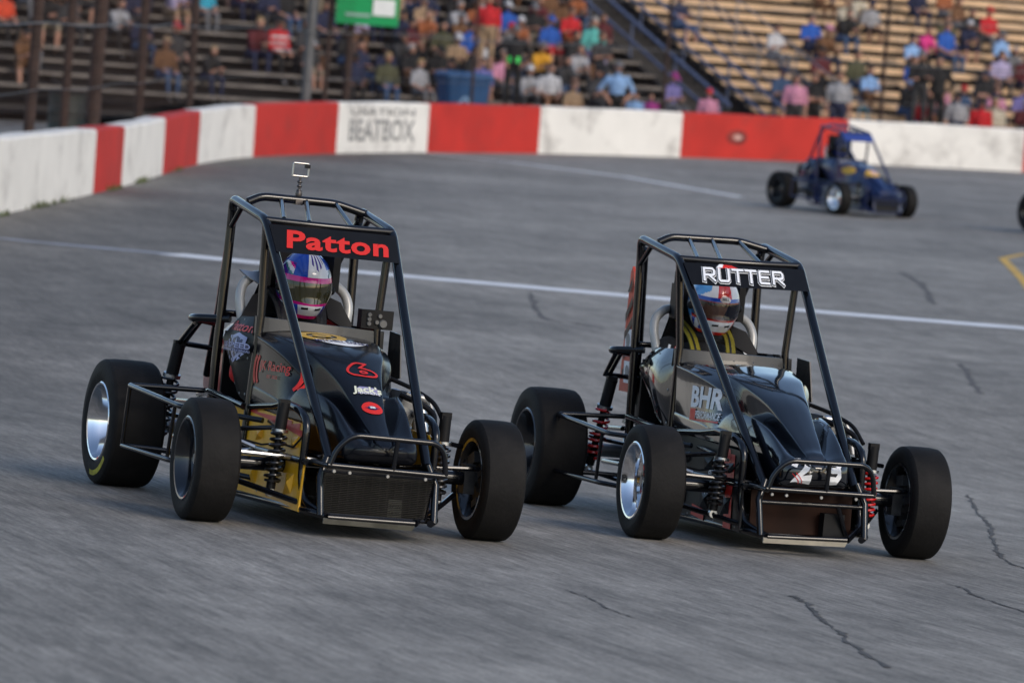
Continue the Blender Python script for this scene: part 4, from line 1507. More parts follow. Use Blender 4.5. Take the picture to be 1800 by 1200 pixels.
    if not lite:
        bb = B()
        for p in ((-.24, -.515, .285), (-.17, -.515, .283), (.0, -.515, .28), (.17, -.515, .28)):
            bb.lathe([(-.008, 0), (-.008, .007), (0, .009), (0, 0)], 8, 'y', S(p))
        bb.build('bolt', STEEL, bump)

    # ---- front axle, rods, shocks
    Tf = cfg['Tf']
    ax = B().tube([(-Tf + .11, 0, .262), (Tf - .11, 0, .262)], .030, 14).build('front_axle', tubem, root)
    for q in (-1, 1):
        B().box((q * (Tf - .10), 0, .262), (.05, .06, .13)).build('spindle', mat('dark_steel', (.06, .06, .062), .5, .6), ax)
        B().tube([(q * (Tf - .09), -.11, .315), (q * .1, -.12, .30)], .010, 8).build('steering_rod', cfg.get('rodm', tubem) if q < 0 else tubem, root)
        tb([(q * (Tf - .13), .03, .40), (q * .36, -.06, .425), (q * .30, .25, .43)], .0105, nm='radius_rod', parent=root)
        tb([(q * (Tf - .14), .05, .185), (q * .30, -.28, .125)], .013, nm='radius_rod', parent=root)
    if not lite:
        B().tube([S(p) for p in ((-.50, .0, .36), (-.42, -.05, .345), (-.36, -.10, .36), (-.31, -.15, .35), (-.29, -.2, .40))], .005, 6).build('brake_line', BLKPL, root)
        B().tube([S(p) for p in ((-.53, .02, .36), (-.45, -.03, .335), (-.44, .05, .31), (-.50, .06, .30))], .012, 8).build('steering_arm', ALU, root)
    for (x0, y0, z0), (x1, y1, z1), sm, sc in cfg['shocks']:
        p0, p1 = np.array((x0, y0, z0)), np.array((x1, y1, z1))
        f = lambda t: tuple(p0 + (p1 - p0) * t)
        sb = B().tube([f(.0), f(.30)], .026 * sc, 14).tube([f(.28), f(.88)], .015 * sc, 10)
        sb.tube([f(.86), f(.95)], .020 * sc, 10).box(f(.0), (.045 * sc, .035, .03))
        sh = sb.build('shock', BLKPL, root)
        B().tube([f(.29), f(.325)], .036 * sc, 16).build('collar', ALU, sh)
        B().tube([f(.85), f(.875)], .033 * sc, 16).build('spring_seat', BLKPL, sh)
        B().tube(spring_path(f(.325), f(.86), .034 * sc, 8), .0062 * sc, 6).build('spring', sm, sh)
        if not lite:
            B().lathe([(-.014, .008), (-.014, .019), (.014, .019), (.014, .008)], 16, 'y', f(.99), closed=True).build('eye', ALU, sh)

    # ---- nerf bars
    for q in (-1, 1):
        nb = B().tube([S(p) for p in ((q * .285, 1.24, .495), (q * .65, 1.31, .488), (q * .60, .62, .445), (q * .315, .30, .43))], .0125, 10, rad=.03)
        no = nb.build('nerf_bar', tubem, root)
        tb([(q * .30, 1.24, .20), (q * .655, 1.33, .21), (q * .60, .70, .20), (q * .31, .40, .17)], .0125, nm='lower_tube', parent=no, rad=.03)
        tb([(q * .645, 1.30, .485), (q * .65, 1.32, .21)], .010, nm='upright', parent=no)
        tb([(q * .60, .70, .45), (q * .60, .75, .20)], .009, nm='upright', parent=no)

    # ---- rear axle, links, bumper
    B().tube([(-cfg['Tr'] + .08, L, .295), (cfg['Tr'] - .08, L, .295)], .034, 14).ell((.02, L, .295), (.11, .13, .12), 16, 10).build('rear_axle', STEEL, root)
    for q in (-1, 1):
        B().tube([(q * .40, L - .03, .36), S((q * .31, .95, .36))], .011, 8).build('trailing_link', tubem, root)
        B().tube([(q * .40, L - .03, .19), S((q * .31, .95, .17))], .011, 8).build('trailing_link', tubem, root)
    tb([(-.24, 1.6, .42), (-.22, 2.02, .40), (.22, 2.02, .40), (.24, 1.6, .42)], .0125, nm='rear_bumper', parent=root, rad=.05)
    tb([(-.24, 1.6, .24), (-.22, 2.0, .23), (.22, 2.0, .23), (.24, 1.6, .24)], .0125, nm='rear_bumper', parent=root, rad=.05)

    # ---- tail tank
    secs = []
    for y, wx, z0, z1 in ((1.26, .16, .40, .80), (1.36, .19, .36, .84), (1.55, .19, .36, .82), (1.78, .16, .40, .72), (1.92, .10, .46, .60)):
        secs.append([S((wx * math.copysign(abs(math.cos(a)) ** .6, math.cos(a)), y, (z0 + z1) / 2 + (z1 - z0) / 2 * math.copysign(abs(math.sin(a)) ** .7, math.sin(a)))) for a in np.linspace(0, 2 * math.pi, 24, endpoint=False)])
    tk = B().loft(secs); tank = tk.build('tail_tank', cfg['tankm'], root, angle=50)
    if False:
        decal('white_number_block', [(*poly2d([(-.06, -.06), (.06, -.06), (.06, .06), (-.06, .06)]), 0)], WHTPR, S((-.5, 1.46, .62)), (0, -1, 0), (0, 0, 1), tk.bvh(), .003, tank, d=(1, 0, 0))
    if 'fin' in cfg:
        ff = B().plate([(x, y, z) for x, y, z in cfg['fin']], .012)
        fo = ff.build('tail_fin', cfg['finm'], root, angle=20)
        fb_ = ff.bvh()
        st = []
        for k in range(6):
            z = .68 + .095 * k
            st.append((*poly2d([(-.2, z - .05), (.2, z + .10), (.2, z + .125), (-.2, z - .025)]), 0))
        yc = np.mean([p[1] for p in cfg['fin']])
        # stripes are clipped to the fin outline
        fp = [(p[1] - yc, p[2]) for p in cfg['fin']]
        zs_ = [p[2] for p in cfg['fin']]
        cl = []
        for V, Fc, mi in st:
            zt = V[:, 1]
            zm = zt.mean()
            if zm > 1.13: continue
            wdt = np.interp(zm, [min(zs_), max(zs_)], [.10, .022])
            cl.append((*poly2d([(-wdt, zm - .055), (wdt, zm + .04), (wdt, zm + .082), (-wdt, zm - .013)]), 0))
        decal('stripe', cl, BLKPR, (cfg['fin'][0][0] - .2, yc, 0), (0, -1, 0), (0, 0, 1), fb_, .003, fo, d=(1, 0, 0), grid=.1)
        for z in (.86, .70):
            decal('white_sticker', [(*poly2d([(-.05, -.055), (.05, -.055), (.05, .055), (-.05, .055)]), 0), (*ellipse2d(0, 0, .03, .035, 14), 1)], [WHTPR, mat('sticker_grey', (.25, .25, .25), .5)], (cfg['fin'][0][0] - .2, yc, z), (0, -1, 0), (0, 0, 1), fb_, .004, fo, d=(1, 0, 0), grid=.1)

    # ---- engine on the left side of the hood
    en = B().box(S((.16, .35, .40)), (.22, .55, .34), rot=(0, .25, 0)).box(S((.30, .34, .56)), (.10, .46, .07), rot=(0, .5, 0))
    eng = en.build('engine', mat('cast_alloy', (.22, .22, .22), .45, .7, var=.3, scale=12), root)
    for k in range(4):
        B().tube([S((.30, .16 + .12 * k, .57)), S((.36, .16 + .12 * k, .60)), S((.40, .15 + .12 * k, .56)), S((.42, .13 + .12 * k, .44))], .018, 10, rad=.04).build('intake_tube', ALU if k % 2 else STEEL, eng)
    tb([(.24, .10, .60), (.30, .02, .575), (.36, -.02, .54), (.33, -.12, .45)], .013, nm='hose', parent=eng, m=BLKPL, rad=.05)
    tb([(.25, .30, .66), (.33, .22, .63), (.40, .10, .58), (.42, .02, .50)], .010, nm='hose', parent=eng, m=BLKPL, rad=.05)
    tb([(.36, .05, .30), (.44, .4, .28), (.45, 1.1, .30), (.42, 1.5, .34)], .03, nm='exhaust', parent=eng, m=STEEL, rad=.1)

    # ---- seat, head rests, belts
    se = B()
    rows_ = []
    for z, wx, yb in ((.30, .20, .0), (.60, .21, .02), (.84, .22, .04), (1.0, .16, .06), (1.14, .13, .07)):
        rows_.append([S((wx * math.sin(a), 1.10 + yb - .10 * (math.cos(a) - 1) * -1, z)) for a in np.linspace(-1.5, 1.5, 13)])
    se.loft(rows_, closed=False)
    rows2 = [[(p[0] * .97, p[1] - .012, p[2]) for p in r_] for r_ in rows_]
    se.loft(rows2, closed=False)
    seat = se.build('seat', BLKFAB, root)
    hx0, hy0, hz0 = cfg['helmet']
    dyh = hy0 - ym(.95)
    for q in (-1, 1):
        def hp(x, y, z): 
            s_ = S((x, y, z)); return s_
        B().tube([hp(q * .145, 1.10, 1.045), hp(q * .19, 1.06, 1.04), hp(q * .245, 1.03, 1.0), hp(q * .262, 1.0, .94), hp(q * .25, .98, .86), hp(q * .24, .97, .80)], .0225, 14, rad=.05).build('bolster_tube', mat('pale_grey_tube', (.40, .40, .39), .35, .2, var=.1), seat)
        B().box(hp(q * .152, 1.0, 1.09), (.035, .15, .17), rot=(0, 0, q * .15)).build('head_pad', BLKPL, seat)
        B().plate([hp(q * .13, .99, .985), hp(q * .21, .97, .955), hp(q * .275, .93, .84), hp(q * .255, .90, .82), hp(q * .15, .95, .88)], .012).build('shoulder_wing', BLKPL, seat) if (q > 0 or cfg.get('silver_wing')) else None
    B().box(hp(0, 1.13, 1.12), (.24, .03, .22)).build('head_rest', BLKPL, seat)
    # sheet wing beside the right head pad
    if cfg.get('silver_wing'):
        B().plate([hp(-.16, 1.02, 1.055), hp(-.255, 1.06, 1.062), hp(-.245, 1.02, 1.045), hp(-.17, .98, 1.0)], .006).build('sheet_wing', ALU, seat)

    if lite:
        return root, S, ym
    # ---- action camera on the roof, display on the dash
    if cfg.get('gopro'):
        x0, y0, z0 = -.03, 1.0, 1.42
        mnt = B().tube([S((x0, y0, z0)), S((x0, y0, z0 + .085))], .0065, 8).lathe([(0, .014), (.012, .016), (.024, .014)], 12, 'z', S((x0, y0, z0 - .002)))
        for dz in (.025, .045, .065):
            mnt.ell(S((x0, y0, z0 + dz)), (.013, .010, .008), 10, 6)
        mnt.box(S((x0, y0, z0 - .028)), (.034, .045, .024))
        mo = mnt.build('camera_mount', mat('mount_metal', (.10, .09, .09), .3, .8), root)
        fr = B().tube([S((x0 + dx, y0, z0 + dz)) for dx, dz in ((-.038, .09), (.036, .09), (.036, .148), (-.038, .148), (-.038, .09))], .0048, 8, rad=.006)
        fr.build('camera_frame', mat('frame_metal', (.4, .39, .37), .3, .9), mo)
        B().box(S((x0 + .03, y0 + .002, z0 + .137)), (.022, .02, .018)).build('frame_clip', BLKPL, mo)
    if cfg.get('display'):
        ds = B().box(S((.265, .62, .905)), (.15, .06, .085))
        do = ds.build('dash_display', BLKPL, root, angle=20)
        for dx, dz in ((.225, .925), (.225, .905), (.225, .885), (.262, .893), (.275, .922)):
            B().lathe([(-.008, 0), (-.008, .009), (0, .011), (0, 0)], 12, 'y', S((dx, .588, dz))).build('button', mat('button_grey', (.10, .10, .10), .4), do)
        B().lathe([(-.014, .0), (-.014, .016), (-.01, .019), (0, .02), (0, 0)], 16, 'y', S((.29, .588, .888))).build('knob', mat('button_grey', (.10, .10, .10), .4), do)
        # small wing panel and silver cap on the left of the cowl
    wp = B().plate([S((.335, .60, .86)), S((.352, .50, .85)), S((.352, .45, .66)), S((.335, .60, .62))], .006)
    wpo = wp.build('cowl_wing', cfg['cowlm'], root)
    B().lathe([(0, .022), (.02, .02), (.045, .004), (.046, 0)], 16, 'x', S((.345, .60, .835))).build('silver_cap', ALU, root)
    # belts
    for q in (-1, 1):
        pth = [(q * .105, 1.06, .995), (q * .100, .955, .955), (q * .095, .88, .90), (q * .085, .83, .80), (q * .06, .80, .62)]
        secs = []
        for p in catmull(pth, 3):
            secs.append([S((p[0] - .024, p[1] + cfg['belt_dy'], p[2])), S((p[0] + .024, p[1] + cfg['belt_dy'], p[2])), S((p[0] + .024, p[1] + .006 + cfg['belt_dy'], p[2] - .004)), S((p[0] - .024, p[1] + .006 + cfg['belt_dy'], p[2] - .004))])
        bl = B().loft(secs).build('seat_belt', cfg['beltm'], root)
        B().loft([[(s_[0][0] + .018 + k * .010, s_[0][1] - .002, s_[0][2] + .001) for k in (0, 1)] for s_ in secs], closed=False).build('stripe', BLKPR, bl)
    cfg['deco'](root, S, ym, dict(npo=npo, npb=npb, hood=hood, hbvh=hbvh, sp=spr, cowl=cowl, fb=back))
    return root, S, ym


# ------------------------------------------------------------------ helmets and drivers
def helmet(parent, c, paint, mats, visor_m, pitch=.12, yaw=0.0, size=1.0):
    """paint(a, t) -> slot; a: degrees from straight ahead (+ towards the car's left), t: degrees from the crown"""
    M = Matrix.Rotation(yaw, 3, 'Z') @ Matrix.Rotation(pitch, 3, 'X')
    c = Vector(c)

    def pt(a, t, k=1.0):
        ar, tr = R(a), R(t)
        X, Y, Z = math.sin(tr) * math.sin(ar), -math.sin(tr) * math.cos(ar), math.cos(tr)
        sx, sy, sz = .120, .146, .160
        if Z < -.05:
            q = (-.05 - Z) / .95
            sx *= 1 - .20 * q
        front = max(0, -Y)
        y = Y * sy
        if Z < -.15: y -= .030 * front ** 3 * min(1, (-.15 - Z) / .3)       # chin bar
        if Z < -.3 and Y > 0: y -= .02 * Y
        p = Vector((X * sx * k, y * k, Z * sz * k)) * size
        return c + M @ p
    na, nt_ = 120, 64
    t1 = 140
    b = B()
    b.v = [tuple(pt(360 * j / na - 180, .5 + (t1 - .5) * i / nt_)) for i in range(nt_ + 1) for j in range(na)]
    for i in range(nt_):
        for j in range(na):
            a = 360 * (j + .5) / na - 180; t = .5 + (t1 - .5) * (i + .5) / nt_
            if abs(a) < 70 and 79 < t < 106 - 3 * abs(a) / 70:
                continue
            j2 = (j + 1) % na
            b.f.append((i * na + j, (i + 1) * na + j, (i + 1) * na + j2, i * na + j2)); b.m.append(paint(a, t))
    sh = b.build('helmet', mats, parent, angle=60)
    vb = B()
    va, vt = 40, 8
    vs = []
    for i in range(vt + 1):
        for j in range(va + 1):
            a = -78 + 156 * j / va
            t = 76.5 + (31.5 - 3.0 * abs(a) / 70) * i / vt
            vs.append(tuple(pt(a, t, 1.018)))
    vb.add(vs, [(i * (va + 1) + j, (i + 1) * (va + 1) + j, (i + 1) * (va + 1) + j + 1, i * (va + 1) + j + 1) for i in range(vt) for j in range(va)])
    vb.build('visor', visor_m, sh, angle=60)
    for s in (-1, 1):
        p = pt(s * 80, 91, 1.02)
        B().ell(p, (.014, .02, .02), 12, 8).build('visor_pivot', BLKPL, sh)
    # chin vents
    for s in (-1, 1):
        cc = [pt(s * 17 + dx, 117 + dy, 1.006) for dx, dy in ((-8, -1.5), (8, -2.5 * 1), (8, 1.0), (-8, 2))]
        B().plate([tuple(p) for p in cc], .003).build('vent', BLKPL, sh)
    return sh, pt


def glass(name, col, alpha):
    m = bpy.data.materials.new(name); m.use_nodes = True
    n = m.node_tree.nodes; L = m.node_tree.links
    b = n['Principled BSDF']
    b.inputs['Base Color'].default_value = (*col, 1); b.inputs['Roughness'].default_value = .05
    b.inputs['Alpha'].default_value = alpha
    b.inputs['Coat Weight'].default_value = .6
    t = n.new('ShaderNodeTexNoise'); t.inputs['Scale'].default_value = 5
    r = n.new('ShaderNodeMapRange'); r.inputs['To Min'].default_value = .04; r.inputs['To Max'].default_value = .09
    L.new(t.outputs['Fac'], r.inputs['Value']); L.new(r.outputs['Result'], b.inputs['Roughness'])
    return m


VIS1 = glass('amber_visor', (.05, .045, .02), .96)
VIS2 = glass('smoked_visor', (.012, .012, .014), .50)
gl = lambda nm, c: mat(nm, c, .18, coat=.8, var=.06, scale=20)
HBLUE, HWHITE, HMAG, HPUR, HSKY, HRED, HBLK, HTEAL = gl('helmet_blue', (.012, .055, .36)), gl('helmet_white', (.70, .70, .72)), gl('helmet_magenta', (.60, .01, .22)), gl('helmet_purple', (.06, .02, .22)), gl('helmet_sky', (.10, .33, .68)), gl('helmet_red', (.56, .018, .012)), gl('helmet_black', (.01, .01, .012)), gl('helmet_teal', (.04, .18, .17))


def paint_a(a, t):
    # 0 blue 1 white 2 magenta 3 purple 4 black 5 teal
    if 68 < t < 80 and abs(a) < 84: return 2
    if 103 < t < 111 and abs(a) < 80: return 2
    if t >= 111:
        if t > 132 and abs(a) < 90: return 2
        if abs(a) < 33: return 1
        if abs(a) < 48: return 0
        if abs(a) < 58: return 2
        return 3 if (a * .6 + t) % 24 < 9 else 1
    aa = a - 8
    if t < 72 and -22 < aa < 30:
        if 24 < t < 58 and abs(aa - 4) < 20:
            w_ = (aa - 4 + 30) % 12
            if w_ < 6 and t < 58 - .7 * abs(aa - 4): return 3
        return 1 if t > 16 else 3
    if a > 30 and t > 55: return 4 if (a + t) % 26 < 9 else 1
    if a < -48 and t > 46:
        s = (t * 1.2 - a * .55) % 30
        return 2 if s < 6 else (1 if s < 15 else (5 if s < 20 else 3))
    if abs(a) > 100: return 1 if (t + a * .3) % 40 < 12 else 0
    return 0


def paint_b(a, t):
    # 0 sky 1 white 2 red 3 black 4 blue
    if 70 < t < 76 and abs(a) < 84: return 4
    if 76 <= t < 80 and abs(a) < 84: return 2
    if 103 < t < 109 and abs(a) < 80: return 2
    if t >= 109:
        if t > 131: return 2
        if abs(a) < 40: return 1
        return 2 if abs(a) < 50 else (4 if (a + t) % 30 < 12 else 1)
    if -14 < a < 22 and t < 70: return 2
    if 22 <= a < 80: return 1
    if -34 < a <= -14: return 1
    if a <= -34:
        s = (t + a * .4) % 46
        return 1 if s < 10 else 0
    return 1 if t < 40 else 4


def driver(cfg, S, ym, suit, suit_mats, label, paint, hm, vis, face):
    hx, hy, hz = cfg['helmet']
    dy = hy - .95; dz = cfg.get('drv_dz', 0)
    J = dict(pelvis=(0, .98, .30), chest=(0, 1.03, .72), neck=(0, 1.01, .86), head=(0, .985, .93), shR=(-.185, 1.03, .815), shL=(.185, 1.03, .815),
             elR=(-.28, .84, .60), elL=(.28, .84, .60), wrR=(-.145, .70, .70), wrL=(.145, .70, .70),
             hipR=(-.09, .96, .28), hipL=(.09, .96, .28), knR=(-.15, .50, .42), knL=(.15, .50, .42), anR=(-.10, .16, .24), anL=(.10, .16, .24), toeR=(-.10, .05, .31), toeL=(.10, .05, .31),
             gripR=(.3, -.3, -.5), gripL=(-.3, -.3, -.5))
    J = {k: (v if k.startswith('grip') else (v[0] + hx * (1 if v[2] > .6 and v[1] > .9 else 0), v[1] + dy, v[2] + dz)) for k, v in J.items()}
    me = body_mesh('person', J, suit_mats, .014, head=False, smooth=6, width=1.08)
    o = bpy.data.objects.new('person', me); COL.objects.link(o)
    o.matrix_world = cfg['mw']
    tag(o, label, 'person')
    if face:
        fb = B(); add_head(fb, np.array((hx, hy + .015, hz - .005)), 0, .12, .98)
        fb.build('face', [SKIN, SKIN, SKIN, BLKPL], o)
        sg = B()
        for s in (-1, 1):
            sg.ell((hx + s * .034, hy - .088, hz + .012), (.027, .006, .018), 14, 8)
        sg.build('sunglasses', mat('sunglass_lens', (.03, .012, .008), .1, coat=.8), o)
    else:
        B().ell((hx, hy + .01, hz - .005), (.09, .10, .11), 16, 12).build('balaclava', BLKFAB, o)
    h, pt = helmet(o, (hx, hy, hz - .006), paint, hm, vis, size=1.06)
    # collar and restraint yoke
    B().tube([(hx + .075 * math.cos(a), hy + .06 + .07 * math.sin(a), hz - .165) for a in np.linspace(0, 2 * math.pi, 20, endpoint=False)], .022, 8, closed=True).build('collar', BLKFAB, o)
    # steering wheel belongs to the car but sits under the cowl
    return o, h, pt


# ------------------------------------------------------------------ decoration of the two cars
def bars2d(arr, wd):
    return [stroke2d(p, wd) for p in arr]


def deco_a(root, S, ym, d):
    SE = 1.12
    t = text2d('Patton', .076, bold=.03, shear=.14, sx=1.62, space=1.08)
    decal('lettering', [(*t, 0)], REDPR, S((.003, .50, 1.228)), (1, .0, -.004), (0, 0, 1), d['npb'], .003, d['npo'], d=(0, 1, 0))
    sp_, sb = d['sp'][-1]
    t = text2d('Patton', .040, bold=.02, shear=.1, sx=1.9)
    decal('lettering', [(*t, 0)], REDPR, S((-.6, .765, .815)), (0, -1, 0), (0, 0, 1), sb, .003, sp_, d=(1, 0, 0))
    # winged shield emblem
    sh = []
    sh.append((*poly2d([(-.075, .055), (0, .075), (.075, .055), (.065, -.02), (0, -.075), (-.065, -.02)]), 0))
    sh.append((*poly2d([(-.050, .040), (0, .056), (.050, .040), (.044, -.015), (0, -.052), (-.044, -.015)]), 1))
    sh.append((*poly2d([(0, .05), (.014, .016), (.045, .016), (.02, -.006), (.028, -.04), (0, -.02), (-.028, -.04), (-.02, -.006), (-.045, .016), (-.014, .016)]), 0))
    for q in (-1, 1):
        for k in range(6):
            a = R(-80 + 26 * k); r0 = .085
            cx, cy = q * (.08 * math.cos(a) * .95), .085 * math.sin(a) * .75 - .005
            sh.append((*poly2d([(cx, cy - .010), (cx + q * .022, cy + .006), (cx + q * .004, cy + .014)]), 0))
    sh.append((*poly2d([(-.155, .020), (.155, .020), (.15, -.020), (-.15, -.020)]), 1))
    tt = text2d('US SPEED', .026, bold=.02, sx=1.75); sh.append((*shift2d(tt, 0, .010), 0))
    tt = text2d('INTERNATIONAL', .012, bold=.01, sx=2.2); sh.append((*shift2d(tt, 0, -.016), 0))
    decal('emblem', sh, [PALPR, NAVPR], S((-.6, .745, .722)), (0, -1.08, 0), (0, 0, .88), sb, .003, sp_, d=(1, 0, 0))
    # hood side: bracket stripes and lettering
    br = []
    for q, x0 in ((-1, -.175), (1, .17)):
        for k in range(2):
            arc = [(x0 + q * .028 * k + q * .022 * math.cos(a), .055 * math.sin(a) - .012 * (x0 > 0) - .01) for a in np.linspace(-1.3, 1.3, 9)]
            br.append((*stroke2d(arc, .019), 0))
    tt = text2d('JK Racing', .042, bold=.012, sx=1.25); br.append((*shift2d(tt, -.015, .012), 0))
    tt = text2d('EST 2022', .014, bold=.006, sx=1.4); br.append((*shift2d(tt, -.01, -.036), 0))
    decal('lettering', br, REDPR, S((-.6, .25, .69)), (.30, -.95, 0), (0, 0, 1), d['hbvh'], .003, d['hood'], d=(.95, .28, -.1))
    # hood crown: ring, lens, number, sponsor, oval
    HN = Vector((0, -.72, .69)); ey = (0, .69, .72)
    lens = np.stack([np.concatenate([np.linspace(-.13, .13, 16), np.linspace(.13, -.13, 16)[1:-1]]), np.concatenate([.0 * np.linspace(-1, 1, 16), -.10 * (1 - np.linspace(1, -1, 16)[1:-1] ** 2)])], 1)
    decal('gold_ring', [(*ellipse2d(0, 0, .112, .105, 36, (.070, .062)), 0), (*ellipse2d(0, .0, .045, .035, 20, (.022, .012)), 0)], GLDPR, S((-.035, .455, 1.2)), (1, 0, 0), (0, 1, 0), d['hbvh'], .003, d['hood'], d=(0, 0, -1))
    tt = text2d('MITCHELL BAKERY', .03, bold=.012, sx=1.1)
    V, Fc = tt; V[:, 1] -= .0
    decal('lens_emblem', [(*poly2d(lens), 0), (*shift2d((V * [.25 / np.ptp(V[:, 0]), 1.5], Fc), 0, -.026), 1)], [WHTPR, NAVPR], S((.03, .30, 1.2)), (1, 0, 0), (0, 1, 0), d['hbvh'], .003, d['hood'], d=(0, 0.2, -1), grid=.015)
    six = [(.030, .052), (-.012, .052), (-.045, .020), (-.062, -.012), (-.058, -.035), (-.035, -.050), (.02, -.054), (.055, -.046), (.066, -.025), (.050, -.004), (.015, .010), (-.002, .012)]
    k = catmull(six, 4)
    s6 = [(*stroke2d([np.array(p) for p in k] + [np.array((.034, .052))], .0115, closed=False), 0), (*ellipse2d(.006, -.024, .020, .014, 20, (.0085, .005)), 0)]
    decal('number', s6, REDPR, S((.02, .03, .70)), (1.02, .0, 0), ey, d['hbvh'], .003, d['hood'], d=tuple(-HN))
    jk = []
    jk.append((*poly2d([(-.045, -.024), (.05, -.024), (.055, -.012), (.05, .020), (-.03, .024), (-.045, .012)]), 1))
    tt = text2d("Jack's", .040, bold=.03, shear=.1, sx=1.05); jk.append((*shift2d(tt, 0, .005), 0))
    tt = text2d('DONUTS', .011, bold=.02, sx=1.5); jk.append((*shift2d(tt, .008, -.024), 2))
    decal('sponsor_lettering', jk, [CRMPR, LAVPR, WHTPR], S((.010, -.115, .62)), (1, 0, 0), ey, d['hbvh'], .003, d['hood'], d=tuple(-HN))
    ov = [(*ellipse2d(0, 0, .047, .043, 28), 0), (*ellipse2d(0, 0, .022, .014, 20), 1), (*poly2d([(-.035, 0), (0, .008), (.035, 0), (0, -.008)]), 1), (*poly2d([(-.012, .002), (.012, .002), (.012, .007), (-.012, .007)]), 2), (*poly2d([(-.012, -.007), (.012, -.007), (.012, -.002), (-.012, -.002)]), 2)]
    decal('oval_emblem', ov, [REDPR, NAVPR, WHTPR], S((.006, -.215, .545)), (1, 0, 0), ey, d['hbvh'], .003, d['hood'], d=tuple(-HN))
    # small clip on the nose
    bp_, bb = d['sp'][('b', -1)]
    decal('red_band', [(*poly2d([(-.46, .062), (-.1, .055), (.10, .045), (.42, .03), (.44, -.03), (.1, .000), (-.1, .012), (-.46, .03)]), 0)], REDPR, S((-.6, .25, .425)), (0, -1, 0), (0, 0, 1), bb, .003, bp_, d=(1, 0, 0))
    # white sticker behind the grille
    decal('paper_sticker', [(*poly2d([(-.032, -.04), (.032, -.04), (.030, .04), (-.03, .04)]), 0), (*shift2d(text2d('TOW', .016, bold=.02), 0, .012), 1), (*shift2d(text2d('HERE', .016, bold=.02), 0, -.016), 1)], [mat('paper_sticker', (.30, .30, .28), .6, var=.3), BLKPR], S((.085, -.395, .135)), (1, 0, 0), (0, 0, 1), None, .012, d['fb'], d=(0, 1, 0))
    wgl = [(*ellipse2d(0, 0, .02, .03, 16), 0)]


def rutter(wd):
    """six block letters as strokes on a 2 x 2 grid, slanted"""
    L = []
    x = 0
    G = .9
    for ch in 'RUTTER':
        if ch == 'R': P = [[(0, 0), (0, 1.1), (.85, 1.1), (1, .95), (1, .62), (.85, .5), (.1, .5)], [(.45, .5), (1.05, 0)]]; w = 1.0
        elif ch == 'U': P = [[(0, 1.1), (0, .12), (.12, 0), (.85, 0), (.98, .12), (.98, 1.1)]]; w = 1.0
        elif ch == 'T': P = [[(-.1, 1.1), (.95, 1.1)], [(.42, 1.1), (.42, 0)]]; w = .86
        else: P = [[(.95, 1.1), (.1, 1.1), (0, 1.0), (0, .1), (.1, 0), (.95, 0)], [(.05, .55), (.85, .55)]]; w = .95
        for p in P:
            L.append([((x + a) + .22 * b, b) for a, b in p])
        x += w + .50
    sc = .054
    X = np.array([q[0] for p in L for q in p]); mx = (X.min() + X.max()) / 2
    return [stroke2d([((a - mx) * sc * .90, (b - .55) * sc * .92) for a, b in p], wd) for p in L]


